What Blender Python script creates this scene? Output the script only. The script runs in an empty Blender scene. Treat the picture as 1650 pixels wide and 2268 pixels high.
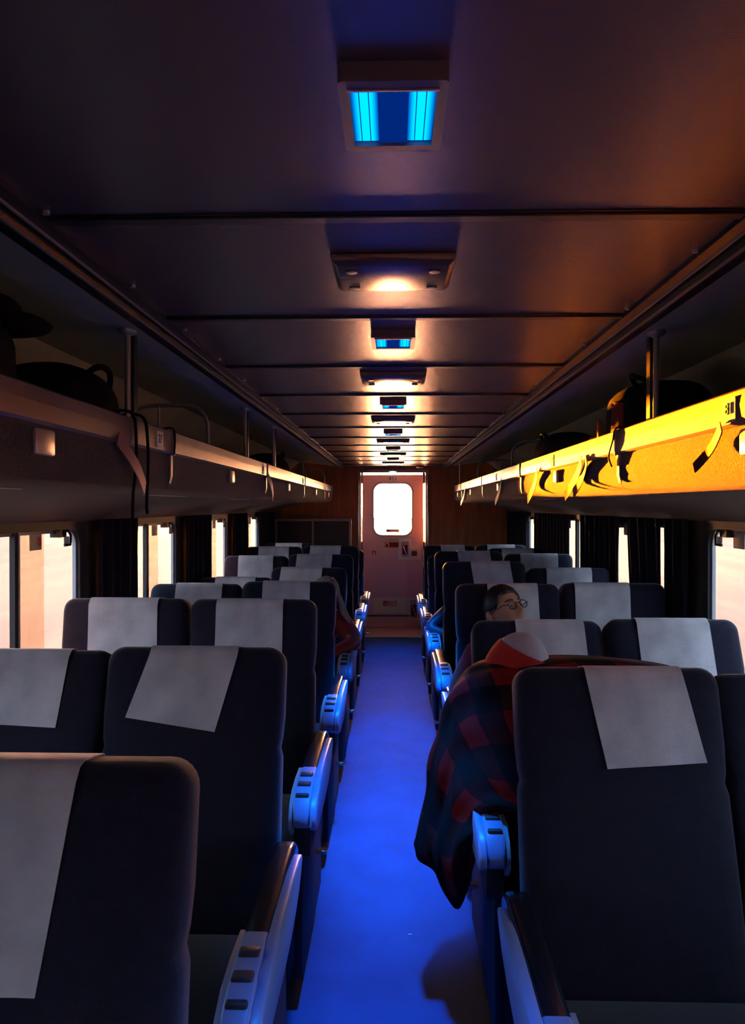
import bpy, bmesh, math, random
from mathutils import Vector, Matrix, Euler
random.seed(7)
R = math.radians
PI = math.pi
C = bpy.context.scene.collection

# ------------------------------------------------------------------ camera
cam_d = bpy.data.cameras.new('camera')
cam = bpy.data.objects.new('camera', cam_d); C.objects.link(cam)
bpy.context.scene.camera = cam
cam_d.sensor_fit = 'VERTICAL'; cam_d.sensor_height = 36; cam_d.lens = 26.75
cam_d.clip_start = .02; cam_d.clip_end = 600
cam.location = (0, 0, 1.55)
cam.rotation_euler = (R(90 - .41), 0, R(1.55))

# ------------------------------------------------------------------ world
sc = bpy.context.scene
sc.view_settings.view_transform = 'Standard'
sc.view_settings.look = 'None'
sc.view_settings.gamma = 1
sc.view_settings.exposure = 0
sc.view_settings.use_curve_mapping = False
sc.cycles.use_denoising = True
sc.cycles.max_bounces = 6
sc.cycles.diffuse_bounces = 3
sc.cycles.glossy_bounces = 3
sc.cycles.volume_bounces = 0
sc.cycles.use_light_tree = False
sc.cycles.use_adaptive_sampling = True
sc.cycles.adaptive_threshold = .03
sc.cycles.transparent_max_bounces = 24
sc.cycles.sample_clamp_indirect = 8
sc.cycles.caustics_reflective = True
sc.cycles.blur_glossy = 1.0

SIDE_SKY = (.54, .72, 1.0); SIDE_STR = 3.5
SUN_SKY = (1.0, .42, .16); SUN_SKY_STR = 200
w = bpy.data.worlds.new('sky'); sc.world = w; w.use_nodes = True
nt = w.node_tree; nt.nodes.clear()
out = nt.nodes.new('ShaderNodeOutputWorld'); bg = nt.nodes.new('ShaderNodeBackground')
tc = nt.nodes.new('ShaderNodeTexCoord')
dot = nt.nodes.new('ShaderNodeVectorMath'); dot.operation = 'DOT_PRODUCT'
nrm = nt.nodes.new('ShaderNodeVectorMath'); nrm.operation = 'NORMALIZE'
nt.links.new(tc.outputs['Generated'], nrm.inputs[0])
nt.links.new(nrm.outputs[0], dot.inputs[0]); dot.inputs[1].default_value = (-.09, .995, .02)
mx = nt.nodes.new('ShaderNodeMath'); mx.operation = 'MAXIMUM'; mx.inputs[1].default_value = 0
nt.links.new(dot.outputs['Value'], mx.inputs[0])
pw = nt.nodes.new('ShaderNodeMath'); pw.operation = 'POWER'; pw.inputs[1].default_value = 16
nt.links.new(mx.outputs[0], pw.inputs[0])
sc1 = nt.nodes.new('ShaderNodeVectorMath'); sc1.operation = 'SCALE'
sc1.inputs[0].default_value = [c * SUN_SKY_STR for c in SUN_SKY]
nt.links.new(pw.outputs[0], sc1.inputs['Scale'])
ad = nt.nodes.new('ShaderNodeVectorMath'); ad.operation = 'ADD'
ad.inputs[0].default_value = [c * SIDE_STR for c in SIDE_SKY]
nt.links.new(sc1.outputs[0], ad.inputs[1])
nt.links.new(ad.outputs[0], bg.inputs['Color']); bg.inputs['Strength'].default_value = 1
nt.links.new(bg.outputs[0], out.inputs[0])

# low sun shining in through the window of the end door
sun_d = bpy.data.lights.new('sun', 'SUN'); sun_d.energy = 120; sun_d.color = (1, .21, .003); sun_d.angle = R(.6)
sun = bpy.data.objects.new('sun', sun_d); C.objects.link(sun)
sdir = Vector((.088, -1, 0.0)).normalized()            # travel direction
sun.rotation_euler = sdir.to_track_quat('-Z', 'Y').to_euler()
sun.location = (-1, 20, 1.7)

LAMP_SPOT_W = [40, 120, 270, 600, 380, 170, 110]
LAMP_BLUE = (0.0, .21, 1.0)

# ------------------------------------------------------------------ materials
M = {}
def mat(name, col, rough=.6, metal=0, spec=.5, noise=None, bump=None, coat=0, sheen=0, col2=None, nscale=8, stretch=(1, 1, 1)):
    m = bpy.data.materials.new(name); m.use_nodes = True
    n = m.node_tree; b = n.nodes['Principled BSDF']
    b.inputs['Base Color'].default_value = (*col, 1)
    b.inputs['Roughness'].default_value = rough
    b.inputs['Metallic'].default_value = metal
    b.inputs['Specular IOR Level'].default_value = spec
    b.inputs['Coat Weight'].default_value = coat
    b.inputs['Coat Roughness'].default_value = .12
    b.inputs['Sheen Weight'].default_value = sheen
    b.inputs['Sheen Roughness'].default_value = .4
    if col2 or bump:
        t = n.nodes.new('ShaderNodeTexCoord'); mp = n.nodes.new('ShaderNodeMapping')
        mp.inputs['Scale'].default_value = stretch
        n.links.new(t.outputs['Object'], mp.inputs[0])
        no = n.nodes.new('ShaderNodeTexNoise'); no.inputs['Scale'].default_value = nscale
        no.inputs['Detail'].default_value = 5
        n.links.new(mp.outputs[0], no.inputs['Vector'])
        if col2:
            cr = n.nodes.new('ShaderNodeValToRGB')
            cr.color_ramp.elements[0].color = (*col, 1); cr.color_ramp.elements[0].position = .38
            cr.color_ramp.elements[1].color = (*col2, 1); cr.color_ramp.elements[1].position = .62
            n.links.new(no.outputs['Fac'], cr.inputs[0]); n.links.new(cr.outputs[0], b.inputs['Base Color'])
        if bump:
            n2 = n.nodes.new('ShaderNodeTexNoise'); n2.inputs['Scale'].default_value = bump[0]; n2.inputs['Detail'].default_value = 3
            n.links.new(mp.outputs[0], n2.inputs['Vector'])
            bp = n.nodes.new('ShaderNodeBump'); bp.inputs['Strength'].default_value = bump[1]; bp.inputs['Distance'].default_value = .004
            n.links.new(n2.outputs['Fac'], bp.inputs['Height']); n.links.new(bp.outputs[0], b.inputs['Normal'])
    M[name] = m
    return m
mat('ceiling_laminate', (.135, .085, .098), .27, spec=1.0, bump=(90, .10), stretch=(1, 6, 1))
mat('lamp_frame', (.20, .16, .19), .4)
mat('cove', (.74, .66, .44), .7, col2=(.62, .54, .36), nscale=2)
mat('dark_metal', (.08, .07, .07), .35, metal=.6)
mat('alu', (.62, .58, .56), .38, metal=.6)
mat('rail_alu', (.30, .26, .27), .33, metal=.5, col2=(.24, .20, .21), nscale=6, stretch=(1, .3, 1))
mat('chrome', (.8, .78, .75), .16, metal=1)
mat('carpet', (.13, .10, .085), .95, bump=(260, 1.0), col2=(.075, .055, .045), nscale=180, sheen=.2)
mat('wall', (.085, .06, .05), .6, col2=(.07, .05, .043), nscale=3)
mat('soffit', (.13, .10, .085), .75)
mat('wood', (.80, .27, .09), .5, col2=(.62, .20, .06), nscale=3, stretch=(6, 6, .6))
mat('floor', (.012, .090, .27), .8, spec=.2, bump=(160, .3), col2=(.010, .076, .23), nscale=5)
mat('tan_floor', (.55, .42, .36), .5)
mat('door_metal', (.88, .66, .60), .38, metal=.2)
mat('navy', (.014, .0135, .034), .85, spec=.3, bump=(350, .4), sheen=.3, col2=(.011, .0105, .027), nscale=30)
mat('cover', (.78, .74, .76), .85, col2=(.54, .52, .55), nscale=7, bump=(120, .25), sheen=.2)
mat('black_plastic', (.012, .012, .015), .5)
mat('gloss_pad', (.012, .013, .022), .24, spec=.4, coat=.35)
mat('pale_plastic', (.24, .32, .58), .35, spec=.5)
mat('button', (.045, .040, .045), .5)
mat('base', (.02, .02, .025), .7)
mat('gasket', (.02, .02, .022), .6)
mat('frame_grey', (.42, .42, .43), .5)
mat('curtain', (.016, .015, .024), .95, spec=.15)
mat('skin', (.66, .30, .18), .5)
mat('lips', (.42, .15, .12), .5)
mat('skin_pale', (.52, .32, .24), .5)
mat('hair_black', (.012, .009, .008), .5)
mat('hair_grey', (.42, .36, .32), .45, col2=(.25, .19, .16), nscale=60, stretch=(6, 6, .5))
mat('maroon', (.20, .016, .022), .8, sheen=.2)
mat('red_jacket', (.30, .025, .022), .5, sheen=.2)
mat('blue_cloth', (.03, .035, .09), .5, sheen=.3)
mat('knit', (.55, .50, .56), .9, bump=(60, .8), stretch=(6, 6, 1))
mat('red_knit', (.55, .02, .015), .9)
mat('black_fabric', (.012, .011, .012), .85, spec=.2)
mat('red_fabric', (.22, .012, .012), .8)
mat('brown_fabric', (.055, .035, .028), .85)
mat('orange_strap', (.85, .18, .03), .6)
mat('tag_pink', (.45, .22, .24), .6)
mat('tag_dark', (.12, .03, .03), .6)
mat('tag_pale', (.65, .55, .40), .6)
mat('sticker_white', (.8, .8, .76), .5)
mat('sticker_yellow', (.78, .75, .2), .5)
mat('sticker_amber', (.85, .55, .08), .5)
mat('ink', (.02, .02, .02), .6)
mat('sign_red', (.55, .03, .03), .5)
mat('niche_red', (.22, .015, .012), .5)
mat('luminous', (.90, .95, .78), .5)
mat('ballast', (.62, .57, .50), .9, col2=(.42, .38, .34), nscale=1.2, stretch=(1, .15, 1))
mat('dry_grass', (.130, .130, .108), .9, col2=(.082, .088, .088), nscale=.9, stretch=(1, .12, 2.5))
mat('shoe', (.04, .05, .14), .4)

# plaid
m = bpy.data.materials.new('plaid'); m.use_nodes = True; M['plaid'] = m
n = m.node_tree; b = n.nodes['Principled BSDF']; b.inputs['Roughness'].default_value = .9; b.inputs['Specular IOR Level'].default_value = .2
uv = n.nodes.new('ShaderNodeUVMap'); uv.uv_map = 'cloth'
sep = n.nodes.new('ShaderNodeSeparateXYZ'); n.links.new(uv.outputs[0], sep.inputs[0])
def sq(sock):
    a = n.nodes.new('ShaderNodeMath'); a.operation = 'MULTIPLY'; a.inputs[1].default_value = 4.1; n.links.new(sock, a.inputs[0])
    f = n.nodes.new('ShaderNodeMath'); f.operation = 'FRACT'; n.links.new(a.outputs[0], f.inputs[0])
    g = n.nodes.new('ShaderNodeMath'); g.operation = 'GREATER_THAN'; g.inputs[1].default_value = .5; n.links.new(f.outputs[0], g.inputs[0])
    return g.outputs[0]
s1 = n.nodes.new('ShaderNodeMath'); s1.operation = 'ADD'
n.links.new(sq(sep.outputs[0]), s1.inputs[0]); n.links.new(sq(sep.outputs[1]), s1.inputs[1])
d2 = n.nodes.new('ShaderNodeMath'); d2.operation = 'MULTIPLY'; d2.inputs[1].default_value = .5; n.links.new(s1.outputs[0], d2.inputs[0])
cr = n.nodes.new('ShaderNodeValToRGB'); cr.color_ramp.interpolation = 'CONSTANT'
cr.color_ramp.elements[0].color = (.21, .006, .005, 1)
cr.color_ramp.elements[1].position = .4; cr.color_ramp.elements[1].color = (.035, .003, .003, 1)
e = cr.color_ramp.elements.new(.9); e.color = (.005, .003, .003, 1)
n.links.new(d2.outputs[0], cr.inputs[0]); n.links.new(cr.outputs[0], b.inputs['Base Color'])

# window glass: thin clear sheet with a weak reflection, peach-tinted sheet over part of the left ones
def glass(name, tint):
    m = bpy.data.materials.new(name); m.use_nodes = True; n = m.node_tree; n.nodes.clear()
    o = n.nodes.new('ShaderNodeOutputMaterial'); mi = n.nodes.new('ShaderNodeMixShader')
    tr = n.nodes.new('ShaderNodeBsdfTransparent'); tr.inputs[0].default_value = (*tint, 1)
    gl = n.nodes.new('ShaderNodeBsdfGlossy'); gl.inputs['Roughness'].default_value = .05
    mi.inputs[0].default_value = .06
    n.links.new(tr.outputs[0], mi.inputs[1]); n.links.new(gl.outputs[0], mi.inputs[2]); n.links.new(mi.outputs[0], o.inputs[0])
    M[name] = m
glass('glass', (.97, .99, 1)); glass('peach_tint', (1, .86, .74)); glass('clear', (1, 1, 1))

# blue lamp diffuser: brightest along its middle
def emis(name, col, lo, hi, axis=0, half=.018):
    m = bpy.data.materials.new(name); m.use_nodes = True; n = m.node_tree; n.nodes.clear()
    o = n.nodes.new('ShaderNodeOutputMaterial'); em = n.nodes.new('ShaderNodeEmission'); em.inputs[0].default_value = (*col, 1)
    if hi is None:
        em.inputs[1].default_value = lo
    else:
        t = n.nodes.new('ShaderNodeTexCoord'); s = n.nodes.new('ShaderNodeSeparateXYZ')
        n.links.new(t.outputs['UV'], s.inputs[0])
        a = n.nodes.new('ShaderNodeMath'); a.operation = 'MULTIPLY_ADD'; a.inputs[1].default_value = 2; a.inputs[2].default_value = -1
        n.links.new(s.outputs[0], a.inputs[0])
        ab = n.nodes.new('ShaderNodeMath'); ab.operation = 'ABSOLUTE'; n.links.new(a.outputs[0], ab.inputs[0])
        mr = n.nodes.new('ShaderNodeMapRange'); mr.interpolation_type = 'SMOOTHSTEP'
        mr.inputs['From Min'].default_value = .42; mr.inputs['From Max'].default_value = 1.0
        mr.inputs['To Min'].default_value = hi; mr.inputs['To Max'].default_value = lo
        n.links.new(ab.outputs[0], mr.inputs[0]); n.links.new(mr.outputs[0], em.inputs[1])
    n.links.new(em.outputs[0], o.inputs[0]); M[name] = m
emis('lamp_tube', (0.0, .28, 1.0), .45, 3.2)
emis('lamp_mid', (0.0, .02, .20), 1.0, None)
emis('lamp_end', (0.0, .30, 1.0), 3.6, None)
emis('dome_white', (.75, .9, 1.0), 1.4, None)

# ------------------------------------------------------------------ mesh helpers
class MB:
    def __init__(s): s.v = []; s.f = []; s.m = []; s.uv = {}
    def add(s, vs, fs, mi=0):
        o = len(s.v); s.v += [tuple(p) for p in vs]
        for f in fs: s.f.append([i + o for i in f]); s.m.append(mi)
        return s
    def box(s, x0, x1, y0, y1, z0, z1, mi=0):
        x0, x1 = sorted((x0, x1)); y0, y1 = sorted((y0, y1)); z0, z1 = sorted((z0, z1))
        v = [(x0,y0,z0),(x1,y0,z0),(x1,y1,z0),(x0,y1,z0),(x0,y0,z1),(x1,y0,z1),(x1,y1,z1),(x0,y1,z1)]
        return s.add(v, [(3,2,1,0),(4,5,6,7),(0,1,5,4),(1,2,6,5),(2,3,7,6),(3,0,4,7)], mi)
    def tube(s, pts, r, n=10, mi=0, cap=True, rs=None):
        pts = [Vector(p) for p in pts]; rings = []
        up = Vector((0, 0, 1))
        prev = None
        for i, p in enumerate(pts):
            t = (pts[min(i+1, len(pts)-1)] - pts[max(i-1, 0)]).normalized()
            a = prev if prev else (up if abs(t.dot(up)) < .9 else Vector((1, 0, 0)))
            u = (a - t * a.dot(t)).normalized(); prev = u
            v = t.cross(u); rr = rs[i] if rs else r
            rings.append([p + (u * math.cos(2*PI*k/n) + v * math.sin(2*PI*k/n)) * rr for k in range(n)])
        vs = [q for g in rings for q in g]; fs = []
        for i in range(len(pts)-1):
            for k in range(n):
                fs.append((i*n+k, i*n+(k+1) % n, (i+1)*n+(k+1) % n, (i+1)*n+k))
        if cap: fs += [tuple(range(n))[::-1], tuple(range((len(pts)-1)*n, len(pts)*n))]
        return s.add(vs, fs, mi)
    def loft(s, loops, cap0=True, cap1=True, mi=0):
        n = len(loops[0]); vs = [q for g in loops for q in g]; fs = []
        for i in range(len(loops)-1):
            for k in range(n):
                fs.append((i*n+k, i*n+(k+1) % n, (i+1)*n+(k+1) % n, (i+1)*n+k))
        if cap0: fs.append(tuple(range(n))[::-1])
        if cap1: fs.append(tuple(range((len(loops)-1)*n, len(loops)*n)))
        return s.add(vs, fs, mi)
    def extr_y(s, prof, y0, y1, mi=0):          # closed (x,z) profile run along the car
        return s.loft([[(x, y0, z) for x, z in prof], [(x, y1, z) for x, z in prof]], mi=mi)
    def build(s, name, mats, parent=None, smooth=None, bevel=None, loc=None, fix=True):
        me = bpy.data.meshes.new(name); me.from_pydata(s.v, [], s.f)
        for mm in (mats if isinstance(mats, (list, tuple)) else [mats]): me.materials.append(M[mm])
        me.polygons.foreach_set('material_index', s.m)
        if fix:
            bm = bmesh.new(); bm.from_mesh(me); bmesh.ops.recalc_face_normals(bm, faces=bm.faces)
            if bevel:
                bmesh.ops.bevel(bm, geom=[e for e in bm.edges if len(e.link_faces) == 2 and e.calc_face_angle(0) > .5],
                                offset=bevel[0], segments=bevel[1], profile=.5, affect='EDGES', clamp_overlap=True)
            bm.to_mesh(me); bm.free()
        if smooth or bevel:
            me.polygons.foreach_set('use_smooth', [True] * len(me.polygons))
            me.set_sharp_from_angle(angle=R(smooth or 40))
        me.update()
        o = bpy.data.objects.new(name, me); C.objects.link(o)
        if parent: o.parent = parent
        if loc: o.location = loc
        return o

def rrect(x0, x1, z0, z1, r, n=6):
    pts = []
    for cx, cz, a0 in ((x1-r, z1-r, 0), (x0+r, z1-r, 90), (x0+r, z0+r, 180), (x1-r, z0+r, 270)):
        for k in range(n+1):
            a = R(a0 + 90*k/n); pts.append((cx + r*math.cos(a), cz + r*math.sin(a)))
    return pts
def rect_like(x0, x1, z0, z1, n=6):             # same count as rrect, points on a sharp rectangle
    pts = []
    for cx, cz, q in ((x1, z1, 0), (x0, z1, 1), (x0, z0, 2), (x1, z0, 3)):
        pts += [(cx, cz)] * (n+1)
    return pts
def ring(mb, outer, inner, a0, a1, axis='y', mi=0):
    """plate with a hole: outer/inner loops of (p, z), thickness a0..a1 along axis"""
    def P(p, a): return (p[0], a, p[1]) if axis == 'y' else (a, p[0], p[1])
    n = len(outer); vs = [P(p, a0) for p in outer] + [P(p, a0) for p in inner] + [P(p, a1) for p in outer] + [P(p, a1) for p in inner]
    fs = []
    for k in range(n):
        j = (k+1) % n
        fs += [(k, j, n+j, n+k), (2*n+j, 2*n+k, 3*n+k, 3*n+j), (n+k, n+j, 3*n+j, 3*n+k), (k, 2*n+k, 2*n+j, j)]
    mb.add(vs, fs, mi)
    return mb
def clean(o):
    bm = bmesh.new(); bm.from_mesh(o.data); bmesh.ops.remove_doubles(bm, verts=bm.verts, dist=1e-5)
    bmesh.ops.dissolve_degenerate(bm, edges=bm.edges, dist=1e-6)
    bmesh.ops.recalc_face_normals(bm, faces=bm.faces); bm.to_mesh(o.data); bm.free(); return o

def tag(o, label, cat, group=None, kind=None):
    o['label'] = label; o['category'] = cat
    if group: o['group'] = group
    if kind: o['kind'] = kind
    return o
def struct(o): o['kind'] = 'structure'; return o
def empty(name, loc=(0, 0, 0), rz=0):
    o = bpy.data.objects.new(name, None); C.objects.link(o); o.location = loc; o.rotation_euler = (0, 0, rz)
    o.empty_display_size = .05; return o
def copy_tree(o, parent=None):
    c = o.copy(); C.objects.link(c); c.parent = parent
    for ch in [x for x in KIDS.get(o.name, [])]: copy_tree(ch, c)
    return c
KIDS = {}
def kids(o):                                     # remember the children of a prototype
    KIDS[o.name] = list(o.children)
    for c in o.children: kids(c)
def text_mesh(txt, size, name, matn, parent=None, loc=(0, 0, 0), rot=(0, 0, 0), sx=1, depth=.0006):
    cu = bpy.data.curves.new(name, 'FONT'); cu.body = txt; cu.size = size; cu.extrude = depth
    cu.align_x = 'CENTER'; cu.align_y = 'CENTER'
    t = bpy.data.objects.new('tmp', cu); C.objects.link(t)
    me = bpy.data.meshes.new_from_object(t); C.objects.unlink(t); bpy.data.objects.remove(t)
    me.materials.clear(); me.materials.append(M[matn]); me.name = name
    o = bpy.data.objects.new(name, me); C.objects.link(o)
    o.location = loc; o.rotation_euler = rot; o.scale = (sx, 1, 1)
    if parent: o.parent = parent
    return o

# ------------------------------------------------------------------ outside
NX = 40
def terrain(side):
    mb = MB(); xs = [1.9, 2.6, 4, 6, 9, 13, 18, 26, 40, 70, 140]
    ys = [-60 + 6*k for k in range(42)]
    vs = []; fs = []
    for i, x in enumerate(xs):
        for j, y in enumerate(ys):
            h = -1.25 + .25*math.sin(x*.9+y*.05)*(x > 3) + max(0, x-8)*.085*(1+.3*math.sin(y*.07+side)) 
            vs.append((side*x, y, h))
    for i in range(len(xs)-1):
        for j in range(len(ys)-1):
            a = i*len(ys)+j; fs.append((a, a+1, a+len(ys)+1, a+len(ys)))
    return mb.add(vs, fs).build('dry_grass_bank', 'dry_grass', smooth=60)
tag(terrain(-1), 'pale dry grass bank streaking past the left windows', 'embankment', kind='stuff')
tag(terrain(1), 'pale dry grass bank streaking past the right windows', 'embankment', kind='stuff')
g = MB().box(-1.9, 1.9, -60, 9.9, -1.4, -1.25).build('track_ballast', 'ballast')
tag(g, 'pale stone ballast of the railway track beneath the coach', 'ballast', kind='stuff')

# ------------------------------------------------------------------ room shell
Y0, Y1 = -2.9, 9.3
CW = 1.38        # inner wall
WZ0, WZ1 = .86, 1.475
fl = struct(MB().box(-CW-.08, CW+.08, Y0, 9.0, -.08, 0).build('floor', 'floor'))
struct(MB().box(-.42, .42, 9.0, 9.85, -.08, .002).build('floor_vestibule', 'tan_floor'))
struct(MB().box(-.41, .41, 8.985, 9.012, 0, .008).build('trim_1', 'alu', bevel=(.003, 2)))

wins = {-1: [(3.32 + 1.475*k - 1.15, 3.32 + 1.475*k) for k in range(-3, 4)],
        1: [(3.375 + 1.475*k - 1.15, 3.375 + 1.475*k) for k in range(-3, 4)]}
for side, nm in ((-1, 'wall_left'), (1, 'wall_right')):
    a, b_ = side*CW, side*(CW+.022)
    mb = MB().box(a, b_, Y0, 9.85, 0, WZ0).box(a, b_, Y0, 9.85, WZ1, 2.3)
    y = Y0
    for y0, y1 in wins[side]:
        mb.box(a, b_, y, y0, WZ0, WZ1); y = y1
    mb.box(a, b_, y, 9.85, WZ0, WZ1)
    struct(mb.build(nm, 'wall'))
    # heater duct / baseboard
    struct(MB().box(side*(CW-.001), side*(CW-.07), Y0, 9.25, 0, .16).build('baseboard_' + ('left' if side < 0 else 'right'), 'dark_metal', bevel=(.008, 2)))
wn = 0
for side in (-1, 1):
    for i, (y0, y1) in enumerate(wins[side]):
        wn += 1
        win = empty('window_%d' % wn, (side*CW, (y0+y1)/2, WZ0)); struct(win)
        hy = (y1-y0)/2; hz = WZ1-WZ0
        # rounded black gasket, pale reveal lip, mullion, panes
        mb = MB(); ring(mb, rect_like(-hy-.03, hy+.03, -.03, hz+.03), rrect(-hy+.022, hy-.022, .022, hz-.022, .075), side*-.008, side*.02, 'x')
        clean(mb.build('gasket', 'gasket', win, fix=False))
        mb = MB(); ring(mb, rrect(-hy+.022, hy-.022, .022, hz-.022, .075), rrect(-hy+.034, hy-.034, .034, hz-.034, .065), side*.006, side*.021, 'x')
        clean(mb.build('window_lip', 'frame_grey', win, fix=False))
        mb = MB().box(side*-.006, side*.014, -.018, .006, .02, hz-.02)
        mb.build('mullion', 'gasket', win)
        MB().box(side*-.010, side*.014, .006, .014, .02, hz-.02).build('mullion_trim', 'frame_grey', win)
        MB().box(side*.015, side*.018, -hy+.02, -.008, .02, hz-.02).build('pane', 'glass', win)
        MB().box(side*.015, side*.018, .008, hy-.02, .02, hz-.02).build('pane', 'glass', win)
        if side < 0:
            MB().box(side*.0125, side*.0132, .016, hy*.44, .03, hz-.03).build('peach_sheet', 'peach_tint', win)  # peach-tinted sheet just inside part of the pane
        # emergency pull latch with its paper sticker at the top edge
        ly = hy*.62 if side < 0 else hy-.20
        mb = MB().box(side*-.022, side*.02, ly-.035, ly+.03, hz-.052, hz-.02)
        mb.tube([(side*-.02, ly-.0, hz-.03), (side*-.028, ly+.03, hz-.025), (side*-.028, ly+.055, hz-.045), (side*-.026, ly+.055, hz-.085), (side*-.026, ly+.0, hz-.085)], .006, 8)
        mb.build('latch', 'black_plastic', win, bevel=(.002, 1))
        MB().box(side*-.023, side*-.021, ly+.003, ly+.050, hz-.082, hz-.05).build('latch_label', 'sticker_white', win)
        sy = hy*.22 if side < 0 else hy-.33
        st = MB().box(side*.009, side*.011, sy, sy+.10, hz-.095, hz-.03).build('notice_sticker', 'tag_pale', win)
        MB().box(side*.0078, side*.0092, sy+.065, sy+.092, hz-.082, hz-.045).build('sticker_print', 'sign_red', st)

# ceiling centre panel, cove
struct(MB().box(-.60, .60, Y0, Y1+.5, 2.04, 2.12).build('ceiling', 'ceiling_laminate'))
tn = 2
for k in range(-2, 12):
    y = 1.287 + .682*k
    struct(MB().box(-.585, .585, y-.014, y+.014, 2.033, 2.041).box(-.585, .585, y-.020, y-.014, 2.037, 2.041).build('trim_%d' % tn, 'dark_metal', bevel=(.002, 1))); tn += 1
for s in (-1, 1):
    # stepped rails between ceiling panel and cove
    prof = [(s*.585, 2.042), (s*.585, 2.030), (s*.605, 2.026), (s*.612, 2.036), (s*.628, 2.036), (s*.634, 2.020), (s*.652, 2.020), (s*.658, 2.034), (s*.700, 2.040), (s*.705, 2.06), (s*.6, 2.08)]
    struct(MB().extr_y(prof, Y0, Y1).build('trim_%d' % tn, 'dark_metal')); tn += 1
    prof = [(s*.605, 2.0262), (s*.605, 2.0225), (s*.610, 2.0225), (s*.612, 2.028)]
    struct(MB().extr_y(prof, Y0, Y1).build('trim_%d' % tn, 'alu')); tn += 1
    prof = [(s*.634, 2.0202), (s*.634, 2.0165), (s*.640, 2.0165), (s*.641, 2.0202)]
    struct(MB().extr_y(prof, Y0, Y1).build('trim_%d' % tn, 'alu')); tn += 1
    prof = [(s*.700, 2.040), (s*.85, 2.062), (s*1.0, 2.082), (s*1.15, 2.09), (s*1.26, 2.0), (s*1.34, 1.88), (s*1.375, 1.76), (s*1.378, 1.60),
            (s*1.40, 1.60), (s*1.40, 1.78), (s*1.36, 1.9), (s*1.28, 2.03), (s*1.16, 2.12), (s*.70, 2.10)]
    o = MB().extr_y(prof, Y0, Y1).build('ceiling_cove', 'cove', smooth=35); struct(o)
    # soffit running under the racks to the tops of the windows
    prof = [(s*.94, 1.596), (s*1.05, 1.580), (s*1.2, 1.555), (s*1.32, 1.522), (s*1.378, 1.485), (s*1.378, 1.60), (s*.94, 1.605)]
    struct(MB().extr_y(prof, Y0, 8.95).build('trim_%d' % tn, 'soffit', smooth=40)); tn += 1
    for y in [(-.2 + 1.475*k) for k in range(7)]:
        struct(MB().box(s*.90, s*.915, y, y+.55, 1.592, 1.597).build('trim_%d' % tn, 'alu')); tn += 1
for s in (-1, 1):                                # small screws of the rail
    for k in range(9):
        y = 1.05 + .42*k + (.2 if s < 0 else 0)
        mb = MB().tube([(s*.575, y, 2.0405), (s*.575, y, 2.034)], .006, 8)
        tag(mb.build('rail_screw', 'alu', smooth=40), 'small round screw head on the edge of the ceiling beside the %s rail' % ('left' if s < 0 else 'right'), 'screw', 'screws along the %s ceiling rail' % ('left' if s < 0 else 'right'))

# back wall behind the photographer, end wall with doorway
struct(MB().box(-CW-.07, CW+.07, Y0-.08, Y0, 0, 2.3).build('wall_back', 'wall'))
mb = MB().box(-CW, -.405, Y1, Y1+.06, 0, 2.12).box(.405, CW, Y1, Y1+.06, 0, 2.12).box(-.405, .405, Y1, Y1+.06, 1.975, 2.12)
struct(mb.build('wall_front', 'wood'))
mb = MB().box(-.46, -.405, Y1+.06, 9.85, 0, 2.1).box(.405, .46, Y1+.06, 9.85, 0, 2.1).box(-.46, .46, Y1+.06, 9.85, 1.985, 2.1)
struct(mb.build('trim_%d' % tn, 'door_metal')); tn += 1
mb = MB(); ring(mb, rect_like(-.43, .43, 0.0, 2.0), rect_like(-.395, .395, 0.0, 1.965), Y1-.012, Y1+.02)
struct(clean(mb.build('trim_%d' % tn, 'alu', fix=False))); tn += 1
mb = MB(); ring(mb, rect_like(-CW-.1, CW+.1, -1.2, 2.3), rect_like(-.40, .40, 0, 2.0), 9.82, 9.86)
struct(clean(mb.build('wall_front_outer', 'wall', fix=False)))
for s in (-1, 1):
    g = empty('grab_pole', (s*.425, Y1-.045, 1.0))
    MB().tube([(0, 0, .06), (0, 0, .86)], .013, 12).build('pole', 'chrome', g, smooth=60)
    for zb in (.05, .845): MB().box(-.015, .015, 0, .034, zb, zb+.025).build('bracket', 'alu', g, bevel=(.003, 1))
    tag(g, 'vertical polished grab pole on the %s side of the end doorway' % ('left' if s < 0 else 'right'), 'pole', 'grab poles beside the end door')

# end door
DX = -.004
door = empty('door_1', (DX, 9.70, 0)); struct(door)
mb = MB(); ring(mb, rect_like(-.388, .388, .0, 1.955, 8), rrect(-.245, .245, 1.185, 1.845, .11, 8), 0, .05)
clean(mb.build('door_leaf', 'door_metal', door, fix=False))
mb = MB(); ring(mb, rrect(-.265, .265, 1.165, 1.865, .125, 8), rrect(-.24, .24, 1.19, 1.84, .105, 8), -.008, .01)
clean(mb.build('window_rim', 'alu', door, fix=False))
MB().box(-.25, .25, .02, .024, 1.18, 1.85).build('door_pane', 'clear', door)
for sx in (-1, 1):
    MB().box(sx*.380, sx*.412, .05, .07, 0, 1.10).box(sx*.380, sx*.412, .05, .07, 1.10, 1.101).build('gap_light_block', 'gasket', door)  # added strips that block daylight through the lower side gaps of the door
    MB().box(sx*.380, sx*.412, .05, .07, 1.845, 2.0).build('upper_gap_light_block', 'gasket', door)  # added strips blocking daylight through the gaps above window height
MB().box(-.385, .385, -.006, 0, .02, .15).build('kick_plate', 'door_metal', door, bevel=(.002, 1))
MB().box(-.385, .385, -.012, -.0, .15, .165).build('kick_plate_edge', 'dark_metal', door)
o = MB().box(-.062, .062, -.016, .0, 1.872, 1.942).build('number_plate', 'sticker_white', door, bevel=(.004, 2))
text_mesh('411', .072, 'plate_digits', 'ink', o, (0, -.0175, 1.907), (R(90), 0, 0))
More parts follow.
